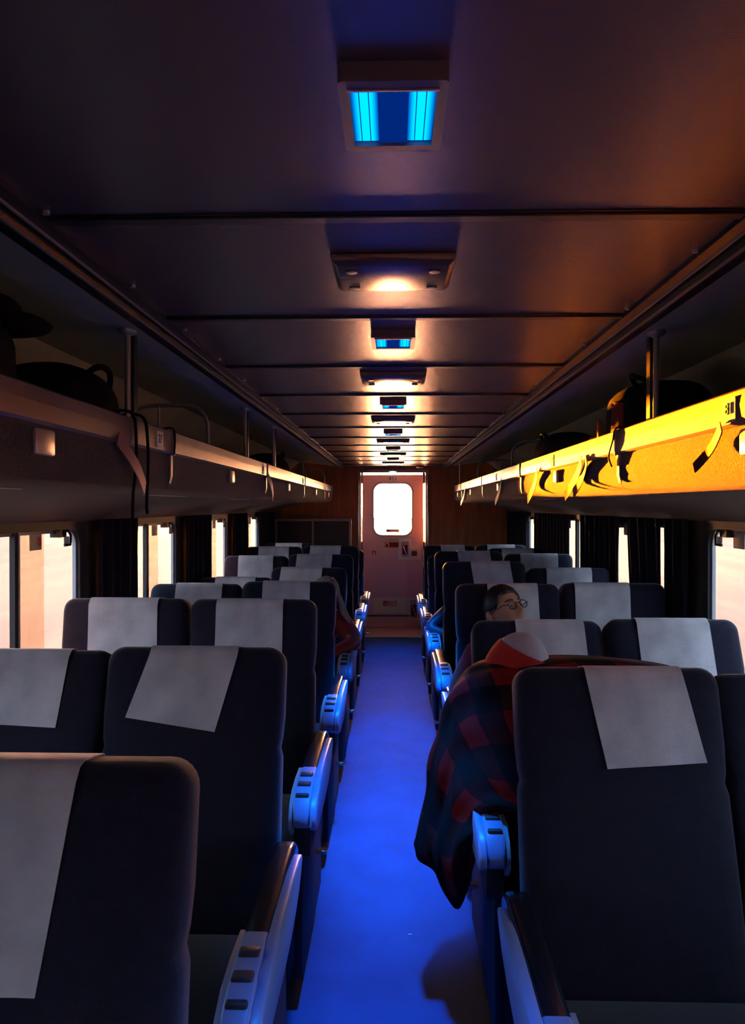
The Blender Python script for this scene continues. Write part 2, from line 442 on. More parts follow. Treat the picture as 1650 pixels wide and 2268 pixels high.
o = MB().box(-.085, .085, .012, .014, 1.222, 1.262).build('pane_sticker', 'tag_pale', door)
MB().box(-.08, -.04, .010, .0122, 1.228, 1.256).build('sticker_print', 'sign_red', o)
MB().box(-.05, .10, -.004, 0, 1.100, 1.138).build('cream_sticker', 'tag_pale', door)
o = MB().box(-.105, .105, -.004, 0, 1.03, 1.095).build('warning_sticker', 'niche_red', door)
MB().box(-.102, -.045, -.006, -.004, 1.034, 1.091).build('yellow_field', 'sticker_amber', o)
MB().add([(-.095, -.007, 1.04), (-.052, -.007, 1.04), (-.0735, -.007, 1.083), (-.095, -.006, 1.04), (-.052, -.006, 1.04), (-.0735, -.006, 1.083)], [(0,1,2),(5,4,3),(0,3,4,1),(1,4,5,2),(2,5,3,0)]).build('warning_triangle', 'ink', o)
o = MB().box(-.275, -.085, -.004, 0, .925, .995).build('notice_sticker', 'sticker_white', door)
MB().box(-.265, -.21, -.006, -.004, .933, .985).build('red_field', 'sign_red', o)
MB().add([(-.26, -.007, .938), (-.215, -.007, .938), (-.2375, -.007, .980), (-.26, -.006, .938), (-.215, -.006, .938), (-.2375, -.006, .98)], [(0,1,2),(5,4,3),(0,3,4,1),(1,4,5,2),(2,5,3,0)]).build('white_triangle', 'sticker_white', o)
MB().box(-.195, -.10, -.005, -.004, .972, .980).box(-.195, -.10, -.005, -.004, .957, .963).box(-.195, -.11, -.005, -.004, .943, .949).build('notice_lines', 'sticker_amber', o)
# emergency handle niches with luminous borders
o = MB(); ring(o, rrect(.075, .235, .875, 1.14, .01, 3), rrect(.105, .205, .905, 1.105, .01, 3), -.008, 0)
ring(o, rrect(.195, .355, .875, 1.04, .01, 3), rrect(.225, .325, .905, 1.01, .01, 3), -.0075, 0)
o = clean(o.build('luminous_border', 'luminous', door, fix=False))
o = MB(); ring(o, rrect(.105, .205, .905, 1.105, .01, 3), rrect(.12, .19, .935, 1.06, .01, 3), -.014, 0); o = clean(o.build('handle_box', 'alu', door, fix=False))
MB().box(.12, .19, -.002, 0, .935, 1.06).build('red_recess', 'niche_red', o)
MB().tube([(.135, -.012, 1.05), (.15, -.014, 1.0), (.175, -.012, .945)], .007, 8).build('pull_handle', 'chrome', o, smooth=60)
o = MB(); ring(o, rrect(.215, .335, .90, 1.015, .01, 3), rrect(.24, .31, .92, .985, .01, 3), -.014, 0); o = clean(o.build('latch_box', 'door_metal', door, fix=False))
MB().box(.24, .31, -.002, 0, .92, .985).build('latch_recess', 'soffit', o)
# exit panel and lower handle
o = MB().box(-.26, .185, -.006, 0, .185, .385).build('exit_panel', 'luminous', door, bevel=(.003, 1))
sg = MB().box(-.12, .05, -.009, -.006, .285, .345).build('exit_sign', 'sticker_white', o)
mb = MB(); ring(mb, rect_like(-.122, .052, .283, .347), rect_like(-.116, .046, .289, .341), -.011, -.008); mb.box(-.116, -.07, -.011, -.009, .289, .341)
e1 = clean(mb.build('sign_border', 'sign_red', o, fix=False))
MB().add([(-.108, -.0125, .297), (-.078, -.0125, .297), (-.093, -.0125, .332), (-.108, -.011, .297), (-.078, -.011, .297), (-.093, -.011, .332)], [(0,1,2),(5,4,3),(0,3,4,1),(1,4,5,2),(2,5,3,0)]).build('sign_triangle', 'sticker_white', o)
text_mesh('EXIT', .052, 'exit_letters', 'sign_red', o, (-.010, -.0105, .315), (R(90), 0, 0))
o = MB(); ring(o, rrect(.195, .345, .105, .385, .01, 3), rrect(.22, .32, .135, .36, .01, 3), -.008, 0); o = clean(o.build('lower_luminous_border', 'luminous', door, fix=False))
o = MB(); ring(o, rrect(.22, .32, .125, .362, .015, 3), rrect(.235, .305, .15, .30, .01, 3), -.014, 0); o = clean(o.build('lower_handle_box', 'alu', door, fix=False))
MB().box(.235, .305, -.002, 0, .15, .30).build('lower_red_recess', 'niche_red', o)
MB().tube([(.25, -.012, .29), (.265, -.014, .24), (.29, -.012, .16)], .007, 8).build('lower_pull_handle', 'chrome', o, smooth=60)
# small oval lamp above the door number
t = empty('door_lamp', (DX, Y1-.013, 1.964))
loops = [[(a*math.cos(2*PI*k/24), yy, b2*math.sin(2*PI*k/24)) for k in range(24)] for a, b2, yy in ((.055, .020, 0), (.05, .017, -.012), (.03, .010, -.017))]
MB().loft(loops).build('lens', 'dome_white', t, smooth=60)
mb = MB(); ring(mb, [(.062*math.cos(2*PI*k/24), .026*math.sin(2*PI*k/24)) for k in range(24)], [(.053*math.cos(2*PI*k/24), .019*math.sin(2*PI*k/24)) for k in range(24)], -.008, 0)
clean(mb.build('bezel', 'alu', t, fix=False))
tag(t, 'small oval white lamp above the number plate of the end door', 'lamp')
t = empty('smoke_detector', (.32, 9.1, 2.04))
MB().loft([[(r*math.cos(2*PI*k/20), r*math.sin(2*PI*k/20), z) for k in range(20)] for r, z in ((.05, 0), (.048, -.02), (.03, -.03))]).build('housing', 'orange_strap', t, smooth=50)
MB().loft([[(r*math.cos(2*PI*k/16), r*math.sin(2*PI*k/16), z) for k in range(16)] for r, z in ((.015, -.029), (.012, -.035))]).build('sensor_cap', 'dark_metal', t, smooth=50)
tag(t, 'small round orange detector on the ceiling by the end wall', 'detector')

# luggage partition at the far left
t = empty('partition_screen', (-.92, 8.78, 0))
mb = MB(); 
mb.box(-.44, .43, -.01, .01, .01, 1.39).build('panel', 'wall', t)
mb = MB().box(-.45, .44, -.018, .012, 1.38, 1.41).box(-.45, -.42, -.018, .012, .01, 1.38).box(.41, .44, -.018, .012, .01, 1.38)
mb.build('frame', 'tan_floor', t, bevel=(.004, 1))
MB().box(-.018, .002, -.016, -.01, .01, 1.38).build('middle_post', 'tan_floor', t)
tag(t, 'brown partition screen with a pale frame and middle post by the end wall', 'partition')

# ------------------------------------------------------------------ ceiling lamps and hatches
lamp_y = [-.55, .84, 2.11, 3.50, 4.88, 6.26, 7.64]
lw, ll, lh = .062, .165, .022
p = empty('ceiling_lamp', (0, 0, 2.04))
mb = MB(); z = -lh
ring(mb, [(x*1.0, y_) for x, y_ in rrect(-lw, lw, 0, ll, .006, 3)], rrect(-.050, .050, .018, ll-.014, .004, 3), 0, 1)
# ring() makes a plate facing y; rebuild it lying flat
mb.v = [(x, zz, (z if a == 0 else 0)) for (x, a, zz) in mb.v]
clean(mb.build('housing', 'lamp_frame', p, fix=False))
for sx in (-1, 1):
    mb = MB(); x0, x1 = sx*.018, sx*.049; x0, x1 = sorted((x0, x1))
    mb.add([(x0, .020, z+.006), (x1, .020, z+.006), (x1, ll-.016, z+.006), (x0, ll-.016, z+.006)], [(0, 3, 2, 1)])
    o = mb.build('tube_lens', 'lamp_tube', p, fix=False)
    uvl = o.data.uv_layers.new(name='u')
    for li, l in enumerate(o.data.loops):
        co = o.data.vertices[l.vertex_index].co; uvl.data[li].uv = ((co.x-x0)/(x1-x0), 0)
    mb = MB()
    for q in (.30, .66):
        xx = x0 + (x1-x0)*q; mb.box(xx-.0005, xx+.0005, .022, ll-.02, z+.003, z+.0055)
    mb.build('lens_rib', 'lamp_mid', o)
MB().box(-.018, .018, .019, ll-.015, z+.004, z+.009).build('middle_panel', 'lamp_mid', p)
MB().box(-.052, .052, .016, .019, z-.002, z+.002).build('lip', 'alu', p)
LN = ['nearest', 'second nearest', 'third from the camera', 'fourth from the camera', 'fifth from the camera', 'farthest, above the end of the aisle']
kids(p)
for i, y in enumerate(lamp_y):
    o = p if i == 0 else copy_tree(p)
    o.location = (0, y, 2.04)
    if i == 0: lab = 'square blue twin ceiling lamp behind the photographer, outside the picture'
    else: lab = 'square ceiling lamp with two glowing blue tubes, ' + LN[i-1]
    tag(o, lab, 'lamp', 'blue aisle lamps in the ceiling')
    sd = bpy.data.lights.new('lamp_light', 'SPOT'); sd.energy = LAMP_SPOT_W[i]; sd.color = LAMP_BLUE
    sd.spot_size = R(62); sd.spot_blend = 1.0; sd.shadow_soft_size = .05
    so = bpy.data.objects.new('lamp_light', sd); C.objects.link(so); so.location = (0, ll/2, -.03); so.scale = (.52, 1, 1); so.parent = o

hat_y = [-.0 - .6, 1.47, 2.76, 4.13, 5.50, 6.87, 8.24]
p = empty('ceiling_hatch', (0, 0, 2.04))
loops = [[(sx*x, y_, z_) for sx, x, y_ in ((-1, hw, yy0), (1, hw, yy0), (1, hw, yy1), (-1, hw, yy1))] for hw, yy0, yy1, z_ in ((.122, 0, .19, 0), (.120, .002, .188, -.014), (.108, .012, .178, -.024))]
MB().loft(loops).build('cover', 'ceiling_laminate', p, bevel=(.002, 1))
for sx in (-1, 1):
    for yy in (.04, .15):
        MB().loft([[(sx*.082+r*math.cos(2*PI*k/14), yy+r*math.sin(2*PI*k/14), zz) for k in range(14)] for r, zz in ((.012, -.0235), (.011, -.027), (.004, -.0275))]).build('screw', 'dark_metal', p, smooth=50)
kids(p)
HN = ['nearest to the camera', 'second from the camera', 'third from the camera', 'fourth from the camera', 'fifth from the camera', 'closest to the end door']
for i, y in enumerate(hat_y):
    o = p if i == 0 else copy_tree(p)
    o.location = (0, y, 2.04)
    tag(o, ('flat rectangular ceiling hatch with four screws, ' + HN[i-1]) if i else 'flat ceiling hatch behind the photographer, outside the picture', 'hatch', 'ceiling hatches between the lamps')

# ------------------------------------------------------------------ luggage racks
joints = [-1.23, .62, 2.47, 4.32, 6.17, 8.02, 8.95]
RN = ['behind the photographer', 'nearest, cut by the picture edge', 'second section along', 'third section along', 'fourth section along', 'short last section by the end wall']
for s in (-1, 1):
    sn = 'left' if s < 0 else 'right'
    for i in range(6):
        ya, yb = joints[i]+.002, joints[i+1]-.002
        t = empty('luggage_rack', (s*.72, ya, 1.60))
        L = yb-ya
        prof = [(0, .195), (-.006, .190), (-.007, .16), (-.006, .125), (0, .118), (.02, .118), (.02, .195)]
        MB().loft([[(s*x, 0, z_) for x, z_ in prof], [(s*x, L, z_) for x, z_ in prof]]).build('rail', 'rail_alu', t)
        prof = [(.004, .118), (.002, .07), (.006, .035), (.024, .008), (.06, -.004), (.12, -.008), (.22, -.006), (.22, .01), (.06, .014), (.03, .04), (.02, .118)]
        MB().loft([[(s*x, 0, z_) for x, z_ in prof], [(s*x, L, z_) for x, z_ in prof]]).build('carpeted_front', 'carpet', t, smooth=50)
        MB().box(s*.02, s*.652, 0, L, .10, .118).build('shelf', 'soffit', t)
        MB().box(s*-.011, s*.022, L-.012, L, .114, .197).build('joint_cap', 'alu', t, bevel=(.002, 1))
        prof = [(-.003, .116), (-.003, .05), (.003, .025), (.006, .025), (.0035, .05), (.0035, .116)]
        MB().loft([[(s*x, L-.03, z_) for x, z_ in prof], [(s*x, L-.008, z_) for x, z_ in prof]]).build('joint_strap', 'alu', t)
        pm = 1.55-ya if i == 1 else L*.49
        o = MB().box(s*-.006, s*.006, pm-.045, pm+.045, .055, .110).build('service_plate', 'pale_plastic' if 0 else 'alu', t, bevel=(.006, 2))
        sy_ = L-.16 if s < 0 else L*.52
        if s > 0 and i == 1: sy_ = 1.635-ya
        st = MB().box(s*-.0085, s*-.0065, sy_-.03, sy_+.03, .128, .180).build('seat_number_sticker', 'sticker_white', t)
        if i < 4:
            num = {(-1, 1): '27', (-1, 2): '31', (-1, 3): '35', (1, 1): '81', (1, 2): '77', (1, 3): '73'}.get((s, i), '20')
            text_mesh(num, .036, 'sticker_digits', 'ink', st, (s*-.0092, sy_, .156), (R(90), 0, R(-90) if s > 0 else R(90)))
        tag(t, '%s luggage rack, %s, with metal rail and carpeted front' % (sn, RN[i]), 'luggage rack', '%s overhead luggage racks' % sn)

# rack poles and hoop dividers
def pole(s, y, lab):
    t = empty('rack_pole', (s*.745, y, 1.718))
    MB().tube([(0, 0, 0), (0, 0, .315)], .0085, 12).build('tube', 'alu', t, smooth=60)
    MB().loft([[(r*math.cos(2*PI*k/14), r*math.sin(2*PI*k/14), z_) for k in range(14)] for r, z_ in ((.026, .33), (.024, .318), (.012, .312))]).build('ceiling_flange', 'alu', t, smooth=50)
    MB().box(s*-.006, s*.006, .035, .065, 0, .322).build('flat_bar', 'dark_metal', t)
    tag(t, lab, 'pole', 'rack poles up to the ceiling')
pole(-1, 2.12, 'pale metal pole from left rack to ceiling, nearest on that side')
pole(1, 2.18, 'pale metal pole from right rack to ceiling, nearest on that side')
pole(-1, 3.82, 'thin pole from left rack to ceiling, second along')
pole(-1, 4.72, 'thin pole from left rack to ceiling, third along')
pole(1, 8.5, 'thin pole from right rack to ceiling near the end wall')
def hoop(s, y, lab, h=.24):
    t = empty('hoop_divider', (s*.745, y, 1.718))
    pts = [(0, 0, 0), (0, 0, h-.09)]
    for k in range(1, 7):
        a = R(180 - 15*k); pts.append((s*(.09+.09*math.cos(a)), 0, h-.09+.09*math.sin(a)))
    pts += [(s*.22, 0, h)]
    for k in range(1, 7):
        a = R(90-10*k); pts.append((s*(.22+.16*math.cos(a)), 0, h-.16+.16*math.sin(a)))
    pts += [(s*.46, 0, 0)]
    MB().tube(pts, .008, 10).build('bent_tube', 'alu', t, smooth=60)
    MB().tube([(s*.20, 0, 0), (s*.20, 0, h)], .005, 8).build('middle_bar', 'alu', t, smooth=60)
    tag(t, lab, 'divider', 'hoop dividers on the racks')
hoop(-1, 3.05, 'bent tube hoop on the left rack just past the nearest pole')
hoop(-1, 6.3, 'bent tube hoop on the left rack, middle of the car')
hoop(-1, 8.2, 'bent tube hoop on the left rack nearest the end wall')
hoop(1, 4.8, 'bent tube hoop on the right rack before the brown duffel')
hoop(1, 6.7, 'smaller looking bent tube hoop on the right rack farther along')

# ------------------------------------------------------------------ curtains
def curtain(s, ya, yb, lab, slant=0, gather=0, z0=.62, slant_hi=0):
    nn = max(10, int((yb-ya)*90)); nz = 10; vs = []; fs = []
    for layer in (0, 1):
        for j in range(nz+1):
            zf = j/nz; z_ = z0 + (1.49-z0)*zf
            for i in range(nn+1):
                f = i/nn
                lo = ya + slant*(zf); hi = yb + slant_hi*zf
                mid = (lo+hi)/2; g_ = 1 - gather*(1-zf)*.5
                y = mid + ((lo + (hi-lo)*f) - mid)*g_
                x = CW - .038 - .014*math.sin(f*(yb-ya)*52 + .6*math.sin(zf*3)) - .006*math.sin(f*(yb-ya)*131)*(1-zf*.5) + (.004 if layer else 0)
                vs.append((s*x, y, z_))
    W = nn+1; H = (nz+1)*W
    for j in range(nz):
        for i in range(nn):
            a = j*W+i; fs.append((a, a+1, a+W+1, a+W)); fs.append((H+a, H+a+W, H+a+W+1, H+a+1))
    for i in range(nn): fs.append((i, i+1, H+i+1, H+i)); a = nz*W+i; fs.append((a, a+1, H+a+1, H+a))
    for j in range(nz): a = j*W; fs.append((a, a+W, H+a+W, H+a)); a += nn; fs.append((a, a+W, H+a+W, H+a))
    o = MB().add(vs, fs).build('window_curtain', 'curtain', smooth=60)
    tag(o, lab, 'curtain', 'pleated dark window curtains')
curtain(-1, 3.42, 3.95, 'dark pleated curtain between the nearest and second left windows')
curtain(-1, 4.90, 5.54, 'dark pleated curtain between the second and third left windows')
curtain(-1, 6.36, 6.97, 'dark pleated curtain before the farthest left window sliver')
curtain(-1, 7.55, 8.6, 'dark pleated curtain at the far end of the left wall')
curtain(-1, .4, 1.1, 'dark curtain on the left wall beside the photographer')
curtain(1, 3.50, 3.795, 'dark gathered curtain right after the nearest right window')
curtain(1, 3.795, 4.27, 'dark curtain whose far edge slants beside a pale window wedge', slant=.07, slant_hi=.16)
curtain(1, 4.56, 5.45, 'dark curtain on the right wall past the pale window wedge')
curtain(1, 5.84, 7.25, 'wide dark curtain on the right wall between two window slivers')
curtain(1, 7.68, 8.9, 'dark curtain at the far end of the right wall')
curtain(1, .4, 1.1, 'dark curtain on the right wall beside the photographer')

# ------------------------------------------------------------------ seats
BL = .745        # backrest length above the pivot
def backrest_mesh(parent):
    def outline(ins):
        hw = .248-ins; top = BL-ins; bot = .0+ins; r = .045 if ins < .04 else .03
        pts = []
        for k in range(7):
            a = R(90*k/6); pts.append((hw-r+r*math.cos(a), top-r+r*math.sin(a)))
        for k in range(7):
            a = R(90+90*k/6); pts.append((-hw+r+r*math.cos(a), top-r+r*math.sin(a)))
        for z_, d in ((.56, 0), (.50, .004), (.475, .009), (.45, .002), (.25, 0)): pts.append((-(hw-d), z_))
        pts += [(-hw, bot+.02), (-hw+.02, bot), (hw-.02, bot), (hw, bot+.02)]
        for z_, d in ((.25, 0), (.45, .002), (.475, .009), (.50, .004), (.56, 0)): pts.append((hw-d, z_))
        return pts
    loops = [[(x, y, z) for x, z in outline(i)] for i, y in ((.10, -.012), (.05, -.011), (.018, -.004), (.006, .006), (0, .022), (0, .085), (.006, .103), (.02, .112), (.06, .116))]
    return MB().loft(loops).build('backrest', 'navy', parent, smooth=50)
def cover_mesh(parent, w=.27, ln=.24, cx=0, bx=0, lr=0, taper=0):
    """cloth laid over the top of the backrest; bx shifts the front hem, lr tilts it"""
    path = [(-.015, -1), (-.014, -.5), (-.012, 0)]
    nx = 10; rows = []
    prof = []
    for k in range(7): prof.append((-.0165, -ln*(1-k/6) , 'f', 1-k/6))
    for y, z in ((-.010, .010), (-.003, .022), (.012, .029), (.05, .030), (.09, .0295), (.112, .018), (.120, .0), (.121, -.10)):
        prof.append((y, z, 't', 0))
    vs = []; fs = []
    for lay, off in ((0, 0), (1, .0022)):
        for y, z, kd, fr in prof:
            for i in range(nx+1):
                f = i/nx*2-1
                hw = w/2*(1 + taper*fr)
                x = cx + f*hw + bx*fr
                zz = BL - .026 + z + lr*f*fr
                yy = y + (.0022*math.sin(f*5+fr*4))*(fr > 0) * fr
                # inner layer sits closer to the cushion
                if lay: yy += .0022 if kd == 'f' else 0; zz -= .002 if kd == 't' else 0
                vs.append((x, yy, zz))
    W = nx+1; H = len(prof)*W
    for j in range(len(prof)-1):
        for i in range(nx):
            a = j*W+i; fs += [(a, a+1, a+W+1, a+W), (H+a, H+a+W, H+a+W+1, H+a+1)]
        for i in (0, nx): a = j*W+i; fs.append((a, a+W, H+a+W, H+a))
    for i in range(nx):
        fs.append((i, i+1, H+i+1, H+i)); a = (len(prof)-1)*W+i; fs.append((a, a+1, H+a+1, H+a))
    return MB().add(vs, fs).build('headrest_cover', 'cover', parent, smooth=60)
def armrest(parent, s):
    """s = direction of the aisle in x"""
    X = lambda x: s*(.252+x)
    def sec(y, z0, z1, x0=.002, x1=.058, r=.014):
        c = rrect(min(X(x0), X(x1)), max(X(x0), X(x1)), z0, z1, r, 4); return [(x, y, z) for x, z in c]
    pad = MB().loft([sec(.02, .645, .672), sec(.012, .63, .692), sec(-.005, .62, .704), sec(-.06, .61, .712), sec(-.2, .60, .712), sec(-.35, .60, .708), sec(-.425, .60, .704)]).build('armrest', 'gloss_pad', parent, smooth=60)
    # pale leaf shaped side panel
    prof = [(-.045, .690), (-.10, .703), (-.18, .711), (-.30, .714), (-.44, .712), (-.55, .702), (-.62, .684), (-.665, .655), (-.672, .62), (-.655, .605), (-.60, .595), (-.50, .592), (-.38, .592), (-.27, .600), (-.18, .618), (-.11, .640), (-.065, .670)]
    def lp(x, sc_): 
        cy = sum(p_[0] for p_ in prof)/len(prof); cz = sum(p_[1] for p_ in prof)/len(prof)
        return [(X(x), cy+(p_[0]-cy)*sc_, cz+(p_[1]-cz)*sc_) for p_ in prof]
    MB().loft([lp(.056, .97), lp(.058, 1), lp(.072, 1), lp(.076, .985), lp(.078, .95)]).build('side_panel', 'pale_plastic', pad, smooth=50)
    ip = [(-.40, .700), (-.50, .702), (-.58, .694), (-.63, .672), (-.655, .64), (-.655, .61), (-.62, .575), (-.55, .56), (-.47, .60), (-.42, .65)]
    MB().loft([[(X(x_), y_, z_) for y_, z_ in ip] for x_ in (-.006, .004)]).build('inner_panel', 'frame_grey', pad, smooth=50)
    pl = MB().loft([sec(-.427, .60, .712, .004, .058, .01), sec(-.50, .60, .710, .004, .058, .01), sec(-.58, .60, .702, .004, .058, .01), sec(-.63, .60, .684, .004, .058, .01), sec(-.655, .61, .655, .008, .055, .01), sec(-.664, .62, .64, .012, .05, .008)]).build('button_plate', 'pale_plastic', pad, smooth=55)
    for k, (yy, ln, zt) in enumerate(((-.495, .027, .7165), (-.560, .027, .711), (-.615, .016, .697))):
        MB().box(X(.010), X(.050), yy-ln/2, yy+ln/2, zt-.02, zt).build('button', 'button', pad, bevel=(.005, 3))
    MB().box(X(.006), X(.052), -.60, .0, .50, .602).build('arm_core', 'base', pad, bevel=(.006, 2))
    return pad
def seat_proto(kind):
    t = empty('train_seat')
    b = backrest_mesh(t); b.location = (0, 0, .44)
    cover_mesh(b)
    sec = lambda y, z0, z1, hw: [(x, y, z) for x, z in rrect(-hw, hw, z0, z1, .03, 4)]
    MB().loft([sec(.02, .34, .45, .235), sec(.0, .335, .462, .243), sec(-.25, .33, .472, .245), sec(-.43, .335, .475, .245), sec(-.49, .345, .462, .243), sec(-.51, .37, .43, .23)]).build('seat_cushion', 'navy', t, smooth=60)
    MB().box(-.22, .22, -.46, .04, .015, .335).build('pedestal', 'base', t, bevel=(.01, 2))
    if kind:
        armrest(t, kind)
        MB().box(kind*.249, kind*.275, -.55, .05, .10, .52).build('side_shroud', 'base', t, bevel=(.008, 2))
        MB().box(kind*.275, kind*.315, -.13, -.10, .292, .306).build('pedal', 'chrome', t, bevel=(.003, 1))
    else:
        MB().box(-.25, .25, .05, .12, .10, .46).build('rear_shroud', 'base', t, bevel=(.008, 2))
    kids(t)
    return t
protoL, protoR, protoW = seat_proto(1), seat_proto(-1), seat_proto(0)
used = set()
EYE, F, VY = 1.55, 1685.0, 1122.0
def recline_for(y0, v):
    """backrest angle and length factor that put its top edge at the measured height"""
    best = None
    for k in range(0, 53):
        th = R(2 + k*.5)
        z = .44 + BL*math.cos(th); y = y0 + BL*math.sin(th)
        e = abs((EYE-z)*F/y + VY - v)
        pen = abs(math.degrees(th)-12)*.12
        if best is None or e + pen < best[0]: best = (e+pen, th, (EYE-z)*F/y + VY)
    th = best[1]; y = y0 + BL*math.sin(th); z = EYE - (v-VY)*y/F
    return th, min(1.06, max(.93, (z-.44)/(BL*math.cos(th))))
def place(proto, x, y0, v, lab, grp, cov=None):
    first = proto.name not in used; used.add(proto.name)
    o = proto if first else copy_tree(proto)
    o.location = (x, y0, 0)
    th, k = recline_for(y0, v)
    b = [c for c in o.children if c.name.startswith('backrest')][0]
    b.rotation_euler = (-th, 0, 0); b.scale = (1, 1, k)
    if cov:
        oc = [c for c in b.children][0]
        n_ = cover_mesh(b, **cov); oc.data = n_.data; bpy.data.objects.remove(n_)
    tag(o, lab, 'train seat', grp)
    return o
ORD = ['nearest to the camera', 'second row', 'third row', 'fourth row', 'fifth row', 'sixth row', 'seventh row', 'eighth and last row']
GL, GR = 'seats left of the aisle', 'seats right of the aisle'
def lab_(side, pos, i, extra=''):
    return 'navy %s seat %s of aisle, %s%s' % (pos, side, ORD[i], extra)
LA = [(.965, 1697), (1.915, 1434), (2.865, 1328), (3.81, 1287), (4.76, 1256), (5.71, 1228), (6.66, 1209), (7.61, 1217)]
LWd = [(.965, 1690), (1.915, 1441), (2.865, 1327), (3.81, 1292), (4.76, 1277), (5.71, 1231), (6.66, 1211), (7.61, 1203)]
RA = [(1.68, 1474), (2.63, 1370), (3.58, 1292), (4.53, 1243), (5.48, 1220), (6.43, 1228), (7.38, 1207)]
RW = [(1.68, 1485), (2.63, 1366), (3.58, 1290), (4.53, 1257), (5.48, 1226), (6.43, 1214), (7.38, 1206)]
exL = {0: ', cut by picture edge', 1: ', its cover hanging askew', 2: '', 3: ', hiding the grey-haired passenger', 4: ', where the person in red sits', 5: '', 6: '', 7: ''}
covL = {0: dict(ln=.285, bx=-.035, cx=-.045, w=.27), 1: dict(w=.245, ln=.185, bx=-.052, cx=.0, lr=-.018), 2: dict(w=.262, ln=.26, cx=-.008), 3: dict(w=.25, cx=-.01)}
covW = {1: dict(w=.26, ln=.19, cx=-.0, bx=-.01, lr=-.006), 2: dict(w=.272, ln=.27, bx=.008), 3: dict(w=.25, cx=.02)}
covR = {0: dict(w=.235, ln=.205, cx=.035, bx=.036, lr=.008), 1: dict(w=.26, ln=.3, cx=.045, bx=.005), 2: dict(w=.24, ln=.25, cx=.02, bx=.01)}
covRW = {1: dict(w=.27, ln=.3, cx=-.005), 2: dict(w=.26, ln=.25, cx=-.06)}
for i, (y0, v) in enumerate(LA): place(protoL, -.552, y0, v, lab_('left', 'aisle', i, exL[i]), GL, covL.get(i))
for i, (y0, v) in enumerate(LWd): place(protoW, -1.058, y0, v, lab_('left', 'window', i), GL, covW.get(i))
exR = {0: ', armrest at picture edge', 1: ', with the blanket-covered passenger', 2: ', with the man in glasses', 3: '', 4: '', 5: '', 6: ' by the door'}
for i, (y0, v) in enumerate(RA): place(protoR, .552, y0, v, lab_('right', 'aisle', i, exR[i]), GR, covR.get(i))
for i, (y0, v) in enumerate(RW): place(protoW, 1.058, y0, v, lab_('right', 'window', i), GR, covRW.get(i))

# ------------------------------------------------------------------ people
def head_geo(mb, Mx, hair=None, lip=1, skin=0):
    """head as a displaced ellipsoid, face towards -y, origin at head centre"""
    nu, nv = 72, 56; vs = []; fs = []; mi = []
    def g(x, z, cx, cz, sx, sz): return math.exp(-((x-cx)/sx)**2 - ((z-cz)/sz)**2)
    for j in range(nv+1):
        ph = PI*j/nv
        for i in range(nu):
            th = 2*PI*i/nu
            x = math.sin(ph)*math.sin(th); y = -math.sin(ph)*math.cos(th); z = math.cos(ph)
            X, Y, Z = x*.076, y*.096, z*.118
            if Z < -.01:
                k = (-Z-.01)/.11; X *= 1-.34*k; 
                if Y > 0: Y *= 1-.35*k
            if y < 0:
                fr = min(1, -y*1.4)
                d = .026*g(X, Z, 0, -.030, .012, .020) + .012*g(X, Z, 0, -.005, .009, .028)
                d += .008*(g(X, Z, .014, -.036, .008, .009) + g(X, Z, -.014, -.036, .008, .009))
                d -= .011*(g(X, Z, .031, .004, .015, .011) + g(X, Z, -.031, .004, .015, .011))
                d += .005*(g(X, Z, .03, .026, .022, .008) + g(X, Z, -.03, .026, .022, .008))
                d += .007*g(X, Z, 0, -.060, .020, .008) + .006*g(X, Z, 0, -.072, .018, .006) - .007*g(X, Z, 0, -.0655, .024, .0026)
                d += .009*g(X, Z, 0, -.098, .022, .016) + .005*(g(X, Z, .042, -.025, .018, .02) + g(X, Z, -.042, -.025, .018, .02))
                Y -= d*fr
            vs.append(Mx @ Vector((X, Y, Z)))
    for j in range(nv):
        for i in range(nu):
            a, b2 = j*nu+i, j*nu+(i+1) % nu
            fs.append((a, b2, b2+nu, a+nu))
            ph = PI*(j+.5)/nv; th = 2*PI*(i+.5)/nu
            X = math.sin(ph)*math.sin(th)*.076; y = -math.cos(th)*math.sin(ph); Z = math.cos(ph)*.118
            m_ = skin
            if y < 0 and abs(X) < .024 and -.078 < Z < -.055 and (X/.024)**2+((Z+.066)/.012)**2 < 1: m_ = lip
            mi.append(m_)
    o = len(mb.v); mb.v += [tuple(p_) for p_ in vs]; mb.f += [[k+o for k in f] for f in fs]; mb.m += mi
    for sx in (-1, 1):                           # ears
        loops = []
        for q, (r, off) in enumerate(((.5, -.002), (1, .006), (1.1, .014), (.8, .017))):
            loops.append([Mx @ Vector((sx*(.070+off), .012+.017*r*math.cos(2*PI*k/14)+.004*q, -.012+.031*r*math.sin(2*PI*k/14))) for k in range(14)])
        mb.loft(loops, mi=skin)
